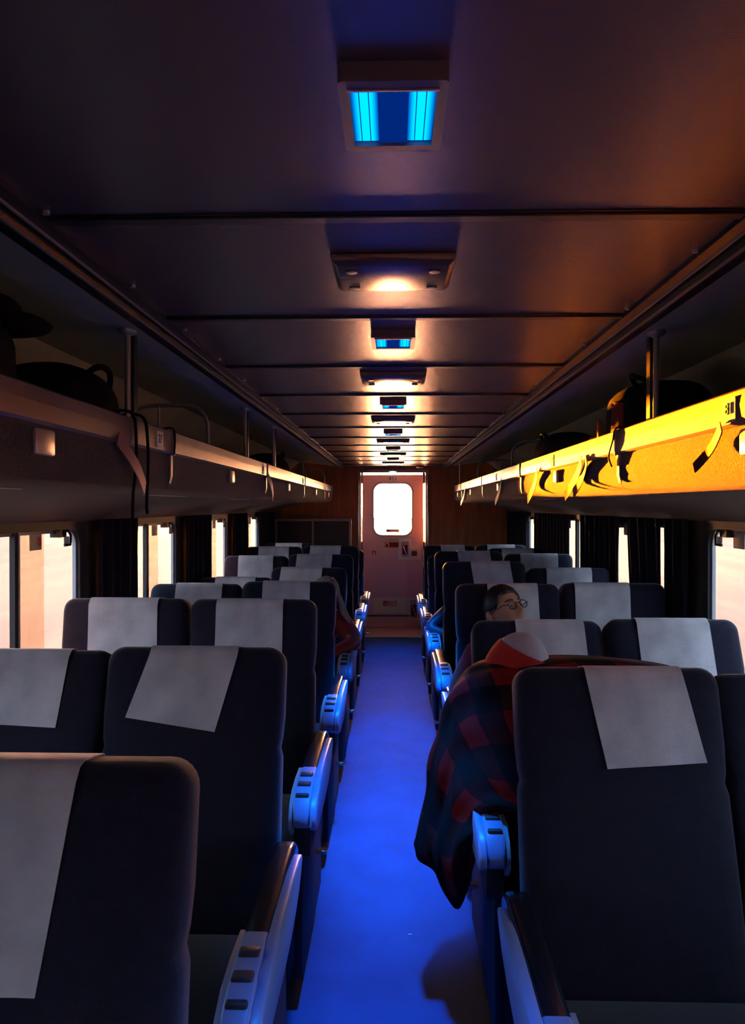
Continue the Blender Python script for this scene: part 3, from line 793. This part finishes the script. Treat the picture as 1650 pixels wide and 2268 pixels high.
def hair_cap(name, matn, parent, Mx, low=-.06, front=.052, thick=.010):
    nu, nv = 60, 30; vs = []; fs = []; keep = {}
    def line(th):                                # lowest z of the hair at azimuth th (0 = face)
        c = math.cos(th)
        def st(a, b_, x): q = max(0, min(1, (x-a)/(b_-a))); return q*q*(3-2*q)
        return low + (.012-low)*st(-.45, -.05, c) + (front-.012)*st(.35, .80, c)
    for j in range(nv+1):
        for i in range(nu):
            th = 2*PI*i/nu; z1 = line(th)/.118
            ph1 = math.acos(max(-1, min(1, z1))); ph = ph1*j/nv
            tk = thick*min(1, (nv-j)/3+.15)
            x = math.sin(ph)*math.sin(th); y = -math.sin(ph)*math.cos(th); z = math.cos(ph)
            w_ = .0015*math.sin(th*23+ph*9)
            p_ = Vector((x*(.077+tk+w_), y*(.097+tk+w_), z*(.119+tk+w_)))
            if p_.z < -.01:
                k = (-p_.z-.01)/.11; p_.x *= 1-.30*k; p_.y *= (1-.3*k) if p_.y > 0 else 1
            vs.append(Mx @ p_)
    for j in range(nv):
        for i in range(nu):
            a, b2 = j*nu+i, j*nu+(i+1) % nu; fs.append((a, b2, b2+nu, a+nu))
    return MB().add(vs, fs).build(name, matn, parent, smooth=60)
def skin_obj(name, matn, parent, verts, edges, sub=2):
    """one continuous surface grown round a chain of joints (x,y,z,r)"""
    me = bpy.data.meshes.new(name); me.from_pydata([v[:3] for v in verts], edges, [])
    o = bpy.data.objects.new(name, me); C.objects.link(o)
    sk = o.modifiers.new('skin', 'SKIN'); sk.use_smooth_shade = True
    sv = me.skin_vertices[0].data if me.skin_vertices else None
    if sv is None:
        bm = bmesh.new(); bm.from_mesh(me); bm.verts.layers.skin.verify(); bm.to_mesh(me); bm.free(); sv = me.skin_vertices[0].data
    for k, v in enumerate(verts):
        r = v[3]; sv[k].radius = (r, r) if not isinstance(r, tuple) else r
        sv[k].use_root = (k == 0)
    ss = o.modifiers.new('sub', 'SUBSURF'); ss.levels = sub; ss.render_levels = sub
    dg = bpy.context.evaluated_depsgraph_get(); dg.update()
    m2 = bpy.data.meshes.new_from_object(o.evaluated_get(dg)); m2.name = name
    bpy.data.objects.remove(o)
    m2.materials.clear(); m2.materials.append(M[matn])
    m2.polygons.foreach_set('use_smooth', [True]*len(m2.polygons))
    o = bpy.data.objects.new(name, m2); C.objects.link(o)
    if parent: o.parent = parent
    return o
def merge(o, mb, mats):
    """append geometry (the head) to a body so it stays one mesh"""
    bm = bmesh.new(); bm.from_mesh(o.data)
    for f in bm.faces: f.material_index = 0
    vs = [bm.verts.new(v) for v in mb.v]
    for f, mi in zip(mb.f, mb.m):
        try: nf = bm.faces.new([vs[i] for i in f]); nf.material_index = mi; nf.smooth = True
        except ValueError: pass
    bm.to_mesh(o.data); bm.free(); o.data.materials.clear()
    for mm in mats: o.data.materials.append(M[mm])

def seated(name, loc, headM, J, body_mat, jacket_mat, trouser_mat, label, hair=None, hairkw={}):
    t = empty(name, loc); t['label'] = label; t['category'] = 'person'
    V = []; E = []
    def v(p, r): V.append((*p, r)); return len(V)-1
    pel = v(J['pelvis'], .12); sp = v(J['spine'], .115); ch = v(J['chest'], .12); nk = v(J['neck'], .055); hd = v(J['skull'], .052)
    E += [(pel, sp), (sp, ch), (ch, nk), (nk, hd)]
    jk_v = [(*J['pelvis'], .145), (*J['spine'], .145), (*J['chest'], .15), (*J['neck'], .075)]; jk_e = [(0, 1), (1, 2), (2, 3)]
    tr_v = [(*J['pelvis'], .150)]; tr_e = []
    for s_ in ('l', 'r'):
        sh = v(J['shoulder_'+s_], .055); el = v(J['elbow_'+s_], .040); wr = v(J['wrist_'+s_], .026)
        E += [(ch, sh), (sh, el), (el, wr)]
        w3 = Vector(J['wrist_'+s_]); d = (w3-Vector(J['elbow_'+s_])).normalized()
        side = d.cross(Vector((0, 0, 1))).normalized()
        pm = v(w3+d*.05, .026); E.append((wr, pm))
        for k, (off, ln) in enumerate(((-.027, .062), (-.009, .072), (.009, .068), (.027, .052))):
            a = v(w3+d*.085+side*off, .0095); b2 = v(w3+d*(.085+ln*.55)+side*off+Vector((0, 0, -.012)), .0085); c2 = v(w3+d*(.085+ln*.8)+side*off+Vector((0, 0, -.032)), .007)
            E += [(pm, a), (a, b2), (b2, c2)]
        a = v(w3+d*.035+side*.038*(-1 if s_ == 'l' else 1), .011); b2 = v(w3+d*.065+side*.052*(-1 if s_ == 'l' else 1), .009)
        E += [(pm, a), (a, b2)]
        o_ = len(jk_v); jk_v += [(*J['shoulder_'+s_], .075), (*J['elbow_'+s_], .058), (*w3, .042)]
        jk_e += [(2, o_), (o_, o_+1), (o_+1, o_+2)]
        hp = v(J['hip_'+s_], .075); kn = v(J['knee_'+s_], .055); an = v(J['ankle_'+s_], .036)
        ft = v(Vector(J['ankle_'+s_])+Vector((0, -.13, -.055)), .03)
        E += [(pel, hp), (hp, kn), (kn, an), (an, ft)]
        o_ = len(tr_v); tr_v += [(*J['hip_'+s_], .095), (*J['knee_'+s_], .07), (*(Vector(J['ankle_'+s_])+Vector((0, 0, .05))), .055)]
        tr_e += [(0, o_), (o_, o_+1), (o_+1, o_+2)]
    b = skin_obj('body', body_mat, t, V, E)
    mb = MB(); head_geo(mb, headM); merge(b, mb, [body_mat, 'lips'])
    skin_obj('jacket', jacket_mat, t, jk_v, jk_e)
    skin_obj('trousers', trouser_mat, t, tr_v, tr_e)
    if hair: hair_cap('hair', hair, t, headM, **hairkw)
    return t
def joints_for(head, lean=(0, 0)):
    lx, ly = lean
    hx, hy, hz = head
    return dict(pelvis=(0, -.17, .58), spine=(lx*.4, -.15, .74), chest=(lx*.8, -.15+ly*.6, .88), neck=(hx*.85+lx*.15, hy+.01, hz-.14), skull=(hx, hy+.01, hz-.04),
                shoulder_l=(lx-.165, -.16+ly, .89), shoulder_r=(lx+.165, -.16+ly, .89), elbow_l=(lx-.23, -.22, .68), elbow_r=(lx+.2, -.22, .66),
                wrist_l=(-.10, -.40, .64), wrist_r=(.08, -.40, .64), hip_l=(-.09, -.20, .55), hip_r=(.09, -.20, .55),
                knee_l=(-.12, -.52, .54), knee_r=(.12, -.52, .54), ankle_l=(-.12, -.54, .10), ankle_r=(.12, -.54, .10))

# man with glasses, right side third row, head against the backrest
loc = (.552, 3.58, 0)
hc = Vector((-.035, -.045, 1.062))
HM = Matrix.Translation(hc) @ Euler((0, R(-4), 0)).to_matrix().to_4x4() @ Matrix.Rotation(R(33), 4, 'Z') @ Matrix.Rotation(R(-24), 4, 'X')
J = joints_for(tuple(hc), (-.05, 0)); J['shoulder_l'] = (-.175, -.13, .875); J['elbow_l'] = (-.275, -.18, .69); J['neck'] = (-.04, -.09, .965)
man = seated('person', loc, HM, J, 'skin', 'maroon', 'base', 'man with round glasses in maroon top leaning back in right aisle seat', 'hair_black', dict(low=-.045, front=.062, thick=.012))
HL = HM
for sx in (-1, 1):
    e = MB(); c = HL @ Vector((sx*.031, -.0765, .003)); 
    loops = [[c + (HL.to_3x3() @ Vector((.0125*math.sin(a)*math.cos(2*PI*k/14), -.0125*math.cos(a), .0075*math.sin(a)*math.sin(2*PI*k/14)))) for k in range(14)] for a in (.05, .5, 1.0, 1.5, 2.2)]
    e.loft(loops).build('eye', 'sticker_white', man, smooth=60)
    c = HL @ Vector((sx*.031, -.0875, .002))
    loops = [[c + (HL.to_3x3() @ Vector((r*math.cos(2*PI*k/12), -o_, r*math.sin(2*PI*k/12)))) for k in range(12)] for r, o_ in ((.0052, 0), (.0045, .0022), (.002, .003))]
    MB().loft(loops).build('iris', 'hair_black', man, smooth=60)
    mb = MB(); mb.tube([HL @ Vector((sx*(.014+.008*k), -.0965+.0022*k*k*.6, .026+.003*math.sin(k*.8))) for k in range(5)], .0032, 6)
    mb.build('eyebrow', 'hair_black', man, smooth=60)
# glasses
gm = MB()
for sx in (-1, 1):
    gm.tube([HL @ Vector((sx*.033+.0215*math.cos(2*PI*k/20), -.104+.05*abs(math.cos(2*PI*k/20)*.024*sx+.033*0)*0 + (.10*(sx*(.033*sx+.024*math.cos(2*PI*k/20))-.02) if sx*(.033*sx+.024*math.cos(2*PI*k/20)) > .02 else 0), -.001+.0165*math.sin(2*PI*k/20)+(.003 if math.sin(2*PI*k/20) > 0 else 0))) for k in range(21)], .0021, 6, cap=False)
    gm.tube([HL @ Vector((sx*.0545, -.101, .006)), HL @ Vector((sx*.074, -.088, .010)), HL @ Vector((sx*.081, -.03, .006)), HL @ Vector((sx*.082, .02, -.002))], .0022, 6)
gm.tube([HL @ Vector((-.010, -.104, .006)), HL @ Vector((0, -.109, .010)), HL @ Vector((.010, -.104, .006))], .0020, 6)
gm.build('glasses', 'black_plastic', man, smooth=60)

# grey haired woman in red, left side fifth row, leaning into the aisle
loc = (-.552, 4.76, 0)
hc = Vector((.13, -.20, 1.005))
HM = Matrix.Translation(hc) @ Matrix.Rotation(R(20), 4, 'Y') @ Matrix.Rotation(R(20), 4, 'Z') @ Matrix.Rotation(R(18), 4, 'X')
J = joints_for(tuple(hc), (.06, -.03)); J['shoulder_r'] = (.225, -.19, .875); J['elbow_r'] = (.335, -.27, .745); J['wrist_r'] = (.17, -.42, .68); J['neck'] = (.12, -.17, .90)
wo = seated('person', loc, HM, J, 'skin_pale', 'red_jacket', 'base', 'grey-haired person in red jacket leaning out past a left aisle seat', 'hair_grey', dict(low=-.09, front=.055, thick=.016))
mb = MB()
for k in range(26):                              # loose strands down over the shoulder
    a = random.uniform(-1, 1); b2 = random.uniform(0, 1)
    p0 = hc + Vector((.075+.01*b2, .04*a, .05)); p1 = hc + Vector((.105+.015*b2, .05*a-.01, -.03)); p2 = hc + Vector((.115+.03*b2, .05*a-.03, -.085)); p3 = hc + Vector((.15+.03*b2, .05*a-.03, -.135-.02*b2))
    mb.tube([p0, p1, p2, p3], .006, 5, rs=[.007, .008, .007, .002])
mb.build('loose_hair', 'hair_grey', wo, smooth=60)
# puffy dark handbag held at her elbow

# sleeping passenger in dark blue, right side fifth row (only the elbow sticks out)
loc = (.552, 5.48, 0)
hc = Vector((.06, -.15, .98))
HM = Matrix.Translation(hc) @ Matrix.Rotation(R(-15), 4, 'Y') @ Matrix.Rotation(R(15), 4, 'X')
J = joints_for(tuple(hc)); J['elbow_l'] = (-.312, -.30, .705); J['wrist_l'] = (-.10, -.42, .66); J['shoulder_l'] = (-.12, -.16, .84)
bl = seated('person', loc, HM, J, 'skin_pale', 'blue_cloth', 'base', 'passenger mostly hidden by seats, dark blue sleeve elbow poking into aisle', 'hair_black')

# blanket covered passenger, right side second row
loc = (.552, 2.63, 0)
hc = Vector((-.155, -.20, 1.025))
HM = Matrix.Translation(hc) @ Matrix.Rotation(R(12), 4, 'Y') @ Matrix.Rotation(R(16), 4, 'X')
J = joints_for(tuple(hc), (-.09, -.03)); J['neck'] = (-.13, -.18, .93); J['shoulder_l'] = (-.26, -.19, .86); J['elbow_l'] = (-.30, -.24, .72); J['shoulder_r'] = (.08, -.17, .88)
for k in ('wrist_l', 'wrist_r'): J[k] = (J[k][0], -.36, .62)
for k in ('knee_l', 'knee_r'): J[k] = (J[k][0], -.47, .50)
for k in ('ankle_l', 'ankle_r'): J[k] = (J[k][0], -.47, .10)
sl = seated('person', loc, HM, J, 'skin_pale', 'maroon', 'base', 'sleeping person in grey and red knit hat, wrapped in checked blanket', None)
# knit hat: grey crown, red turned up band
def dome(p0, p1, rx, ry, rz, z_off=0, n=204, nvv=20, ribs=.010):
    vs = []; fs = []
    for j in range(nvv+1):
        ph = p0 + (p1-p0)*j/nvv
        for i in range(n):
            th = 2*PI*i/n; rib = 1 + ribs*math.sin(th*34)
            vs.append(HM @ Vector((math.sin(ph)*math.sin(th)*rx*rib, -math.sin(ph)*math.cos(th)*ry*rib, math.cos(ph)*rz + z_off)))
    for j in range(nvv):
        for i in range(n):
            a, b2 = j*n+i, j*n+(i+1) % n; fs.append((a, b2, b2+n, a+n))
    return MB().add(vs, fs)
hat = dome(0, 1.62, .097, .116, .128).build('knit_hat', 'knit', sl, smooth=60)
HM = HM @ Matrix.Rotation(R(-14), 4, 'X') @ Matrix.Rotation(R(10), 4, 'Y')
dome(.98, 1.62, .107, .130, .140, -.004, 204, 12, .004).build('hat_band', 'red_knit', hat, smooth=60)

# checked blanket
rows = [
 [(.97,2.50,1.00),(.86,2.44,1.045),(.70,2.44,1.065),(.55,2.46,1.07),(.43,2.47,1.06),(.32,2.48,1.055),(.235,2.50,1.01),(.20,2.53,.90),(.175,2.56,.74),(.15,2.58,.58),(.13,2.58,.47)],
 [(.96,2.40,.98),(.85,2.33,1.040),(.70,2.31,1.066),(.55,2.30,1.068),(.43,2.27,1.056),(.33,2.28,1.048),(.235,2.32,1.02),(.172,2.38,.94),(.135,2.42,.79),(.100,2.42,.62),(.072,2.40,.47)],
 [(.94,2.28,.84),(.83,2.20,.93),(.70,2.18,.95),(.55,2.18,.95),(.43,2.17,.94),(.34,2.18,.93),(.255,2.22,.90),(.20,2.27,.84),(.168,2.31,.72),(.135,2.33,.56),(.125,2.32,.43)],
 [(.92,2.12,.70),(.82,2.08,.76),(.70,2.06,.78),(.55,2.06,.78),(.45,2.07,.77),(.38,2.05,.76),(.315,2.07,.765),(.255,2.11,.755),(.190,2.16,.66),(.170,2.19,.52),(.185,2.20,.385)],
 [(.90,2.03,.56),(.82,2.01,.61),(.70,2.00,.64),(.55,2.00,.64),(.46,2.00,.66),(.40,2.00,.69),(.365,2.02,.72),(.325,2.045,.735),(.30,2.07,.72),(.262,2.10,.69),(.235,2.13,.60)],
]
def cr_(p, t):
    n_ = len(p)-1; x = t*n_; i = min(int(x), n_-1); f = x-i
    P = [Vector(p[max(0, min(n_, i+k))]) for k in (-1, 0, 1, 2)]
    return .5*((2*P[1]) + (-P[0]+P[2])*f + (2*P[0]-5*P[1]+4*P[2]-P[3])*f*f + (-P[0]+3*P[1]-3*P[2]+P[3])*f**3)
NU, NV = 90, 60
grid = [[None]*(NU+1) for _ in range(NV+1)]
for j in range(NV+1):
    for i in range(NU+1):
        col = [cr_(r_, i/NU) for r_ in rows]
        p_ = cr_(col, j/NV)
        u_, v_ = i/NU, j/NV
        wr = .010*math.sin(u_*38+v_*7)*min(1, max(0, u_-.55)*4) + .006*math.sin(v_*31+u_*9) + .004*math.sin(u_*61-v_*23)
        grid[j][i] = p_ + Vector((-wr*.6, -wr, wr*.3))
vs = [p_ for r_ in grid for p_ in r_]; fs = []
for j in range(NV):
    for i in range(NU): a = j*(NU+1)+i; fs.append((a, a+1, a+NU+2, a+NU+1))
bk = MB().add(vs, fs).build('checked_blanket', 'plaid', smooth=80)
uvl = bk.data.uv_layers.new(name='cloth')
for l in bk.data.loops:
    k = l.vertex_index; i = k % (NU+1); j = k//(NU+1)
    uvl.data[l.index].uv = (i/NU*1.55 + .12*j/NV, j/NV*.98 + .1*i/NU)
sm = bk.modifiers.new('thickness', 'SOLIDIFY'); sm.thickness = .008; sm.offset = 0
tag(bk, 'red and black checked blanket draped over a sleeping passenger, hanging into aisle', 'blanket')

def smo(p): return [cr_(p, k/16) for k in range(17)]

# ------------------------------------------------------------------ bags on the racks
def bag(name, loc, size, matn, lab, rz=0, sq_=.55, extra=None):
    """soft bag: superellipsoid with sag and seams; origin at its base"""
    t = empty(name, loc, rz); sx, sy, sz = size; nu, nv = 40, 24; vs = []; fs = []
    pw_ = lambda c, e_: math.copysign(abs(c)**e_, c)
    for j in range(nv+1):
        ph = PI*j/nv
        for i in range(nu):
            th = 2*PI*i/nu
            x = pw_(math.sin(ph), sq_)*pw_(math.cos(th), sq_)*sx/2; y = pw_(math.sin(ph), sq_)*pw_(math.sin(th), sq_)*sy/2; z = (pw_(math.cos(ph), sq_)+1)*sz/2
            k = 1 + .03*math.sin(th*3+z*20) - .06*(z/sz)
            vs.append((x*k, y*k, z))
    for j in range(nv):
        for i in range(nu): a, b2 = j*nu+i, j*nu+(i+1) % nu; fs.append((a, b2, b2+nu, a+nu))
    MB().add(vs, fs).build('bag_body', matn, t, smooth=60)
    if extra: extra(t)
    tag(t, lab, 'bag', 'bags on the overhead racks')
    return t
SH = 1.719
def ex1(t):
    MB().tube(smo([(.12, -.1, .20), (.15, 0, .24), (.14, .12, .22), (.11, .16, .1)]), .010, 8).build('carry_strap', 'black_fabric', t, smooth=60)
    MB().box(.155, .165, .0, .03, .12, .14).build('buckle', 'alu', t)
bag('backpack', (-1.0, 1.52, SH), (.36, .50, .262), 'black_fabric', 'large black backpack on the left rack at the picture edge', extra=ex1)
def ex2(t):
    MB().tube(smo([(.11, -.12, .18), (.14, -.05, .235), (.14, .05, .235), (.11, .12, .18)]), .009, 8).build('carry_strap', 'black_fabric', t, smooth=60)
bag('duffel_bag', (-1.0, 2.24, SH), (.34, .46, .25), 'black_fabric', 'rounded black duffel on the left rack before the pole', extra=ex2, sq_=.8)
t = empty('brimmed_hat', (-.985, 1.80, SH+.266))
nn = 28
loops = [[(r*math.cos(2*PI*k/nn), r*1.1*math.sin(2*PI*k/nn), z_) for k in range(nn)] for r, z_ in ((.02, .001), (.10, 0), (.15, .004), (.155, .010), (.15, .014), (.10, .012), (.086, .016))]
MB().loft(loops).build('brim', 'black_fabric', t, smooth=60)
MB().loft([[(r*math.cos(2*PI*k/nn), r*1.1*math.sin(2*PI*k/nn), z_) for k in range(nn)] for r, z_ in ((.088, .012), (.086, .05), (.07, .066), (.03, .070))]).build('crown', 'black_fabric', t, smooth=60)
tag(t, 'black hat with a wide brim lying on the left backpack', 'hat')
def ex3(t):
    MB().add([(-.155, .02, .05), (-.155, -.14, .05), (-.150, -.13, .20), (-.150, .0, .22), (-.165, .02, .05), (-.165, -.14, .05), (-.160, -.13, .20), (-.160, .0, .22)], [(0,1,2,3),(7,6,5,4),(0,4,5,1),(1,5,6,2),(2,6,7,3),(3,7,4,0)]).build('red_panel', 'red_fabric', t, bevel=(.003, 2))
    MB().box(-.176, -.166, .13, .155, .02, .17).build('orange_strap', 'orange_strap', t, bevel=(.002, 1))
    MB().tube(smo([(-.15, .16, .02), (-.19, .20, .06), (-.19, .17, .10), (-.16, .13, .08)]), .006, 8).build('web_loop', 'orange_strap', t, smooth=60)
    MB().tube([(-.165, -.03, .205), (-.172, -.03, .205)], .007, 10).build('snap_button', 'tag_pale', t, smooth=60)
    MB().tube(smo([(-.05, .05, .28), (-.09, .0, .315), (-.09, -.07, .30), (-.05, -.1, .28)]), .009, 8).build('grab_handle', 'black_fabric', t, smooth=60)
bag('backpack', (.975, 2.86, SH), (.32, .52, .285), 'black_fabric', 'black and red backpack with an orange strap on the right rack', extra=ex3, sq_=.6)
bag('shade_bag', (1.15, 1.98, SH), (.32, .56, .24), 'black_fabric', 'added black bag standing for shade on the right rack behind the nearest pole', sq_=.35, extra=lambda t: MB().tube(smo([(-.16, -.1, .12), (-.18, -.08, .13), (-.18, .08, .13), (-.16, .1, .12)]), .008, 8).build('grab_handle', 'black_fabric', t, smooth=60))  # made-up black bag, stands in for plain shade on this stretch of rack
bag('duffel_bag', (.98, 4.35, SH), (.36, .62, .25), 'brown_fabric', 'brown rounded duffel on the right rack by a hoop divider', sq_=.85, extra=lambda t: MB().tube(smo([(-.1, -.12, .18), (-.13, -.05, .235), (-.13, .05, .235), (-.1, .12, .18)]), .009, 8).build('carry_strap', 'black_fabric', t, smooth=60))
bag('duffel_bag', (-.98, 5.85, SH), (.36, .60, .24), 'brown_fabric', 'dark duffel on the left rack far along, past the thin poles', sq_=.85, extra=lambda t: MB().tube(smo([(.1, -.12, .18), (.13, -.05, .235), (.13, .05, .235), (.1, .12, .18)]), .009, 8).build('carry_strap', 'black_fabric', t, smooth=60))

# cords and paper tags on the racks
def cord(pts, r, lab, matn='black_fabric'):
    pts = [cr_(pts, k/32) for k in range(33)]
    tag(MB().tube(pts, r, 8).build('hanging_cord', matn, smooth=60), lab, 'cord', 'cords hanging over the racks')
cord([(-.79, 2.05, 1.80), (-.745, 2.055, 1.812), (-.709, 2.06, 1.800), (-.703, 2.065, 1.74), (-.705, 2.07, 1.66), (-.715, 2.075, 1.585), (-.718, 2.08, 1.515)], .0042, 'long black cord over the left rack rail, the left one of two')
cord([(-.79, 2.13, 1.80), (-.745, 2.135, 1.812), (-.709, 2.15, 1.800), (-.702, 2.16, 1.74), (-.704, 2.17, 1.66), (-.71, 2.175, 1.56), (-.71, 2.18, 1.53)], .0045, 'black cord over the left rack rail with a thick end, the right one of two')
cord([(-.75, 2.44, 1.80), (-.709, 2.445, 1.798), (-.708, 2.448, 1.72)], .003, 'short dark cord crossing the left rail at a joint')
cord([(.76, 2.45, 1.80), (.715, 2.46, 1.802), (.706, 2.47, 1.76), (.708, 2.52, 1.715), (.712, 2.50, 1.68)], .0028, 'thin dark cord looped over the right rack rail')
def ptag(p0, p1, wd, matn, lab, th=.0015):
    p0, p1 = Vector(p0), Vector(p1); d = (p1-p0).normalized(); sd = Vector((0, 1, 0)); sd = (sd-d*sd.dot(d)).normalized()*wd/2
    nv_ = d.cross(sd).normalized()*th; vs = []
    for k in range(7):
        f = k/6; c = p0.lerp(p1, f) + nv_*3*math.sin(f*PI)*2
        vs += [c-sd-nv_, c+sd-nv_, c+sd+nv_, c-sd+nv_]
    fs = [(0, 1, 2, 3), (27, 26, 25, 24)]
    for k in range(6):
        for q in range(4): a = k*4+q; b2 = k*4+(q+1) % 4; fs.append((a, b2, b2+4, a+4))
    tag(MB().add(vs, fs).build('paper_tag', matn, smooth=30), lab, 'tag', 'paper seat tags hanging from the racks')
ptag((-.704, 1.93, 1.725), (-.700, 2.13, 1.602), .040, 'tag_pink', 'long pink paper tag slanting down from the left rail')
ptag((-.704, 4.25, 1.725), (-.700, 4.42, 1.60), .05, 'tag_pale', 'pale paper tag hanging from the left rail farther along')
ptag((.706, 1.66, 1.722), (.700, 1.79, 1.640), .028, 'tag_dark', 'dark folded paper tag on the lit right rack, nearest')
ptag((.706, 2.87, 1.722), (.700, 3.12, 1.592), .045, 'tag_dark', 'first paper tag of a pair under the right rail')
ptag((.706, 2.80, 1.722), (.700, 2.98, 1.600), .045, 'tag_dark', 'second paper tag of a pair under the right rail')
ptag((.706, 3.75, 1.722), (.700, 3.98, 1.585), .05, 'orange_strap', 'orange paper tag hanging from the right rail in mid car')
ptag((.706, 5.0, 1.722), (.700, 5.25, 1.575), .05, 'tag_pale', 'pale paper tag on the right rail in the far half')
ptag((.706, 7.5, 1.722), (.700, 7.9, 1.58), .05, 'sticker_white', 'white paper tag on the right rail near the end wall')
# bit of litter on the aisle floor
tag(MB().box(.055, .068, 2.74, 2.746, .001, .004).build('litter_scrap', 'sticker_white', bevel=(.001, 1)), 'tiny white scrap of paper on the blue aisle floor', 'litter')

# sky light enters through these openings
for side in (-1, 1):
    for y0, y1 in wins[side]:
        ld = bpy.data.lights.new('window_portal', 'AREA'); ld.shape = 'RECTANGLE'; ld.size = y1-y0; ld.size_y = WZ1-WZ0
        ld.cycles.is_portal = True
        lo = bpy.data.objects.new('window_portal', ld); C.objects.link(lo)
        lo.location = (side*(CW+.035), (y0+y1)/2, (WZ0+WZ1)/2)
        lo.rotation_euler = Matrix([(0, 0, side), (1, 0, 0) if side > 0 else (-1, 0, 0), (0, 1, 0)]).to_euler()
ld = bpy.data.lights.new('door_portal', 'AREA'); ld.shape = 'RECTANGLE'; ld.size = .5; ld.size_y = .68; ld.cycles.is_portal = True
lo = bpy.data.objects.new('door_portal', ld); C.objects.link(lo); lo.location = (DX, 9.87, 1.515); lo.rotation_euler = (R(-90), 0, 0)
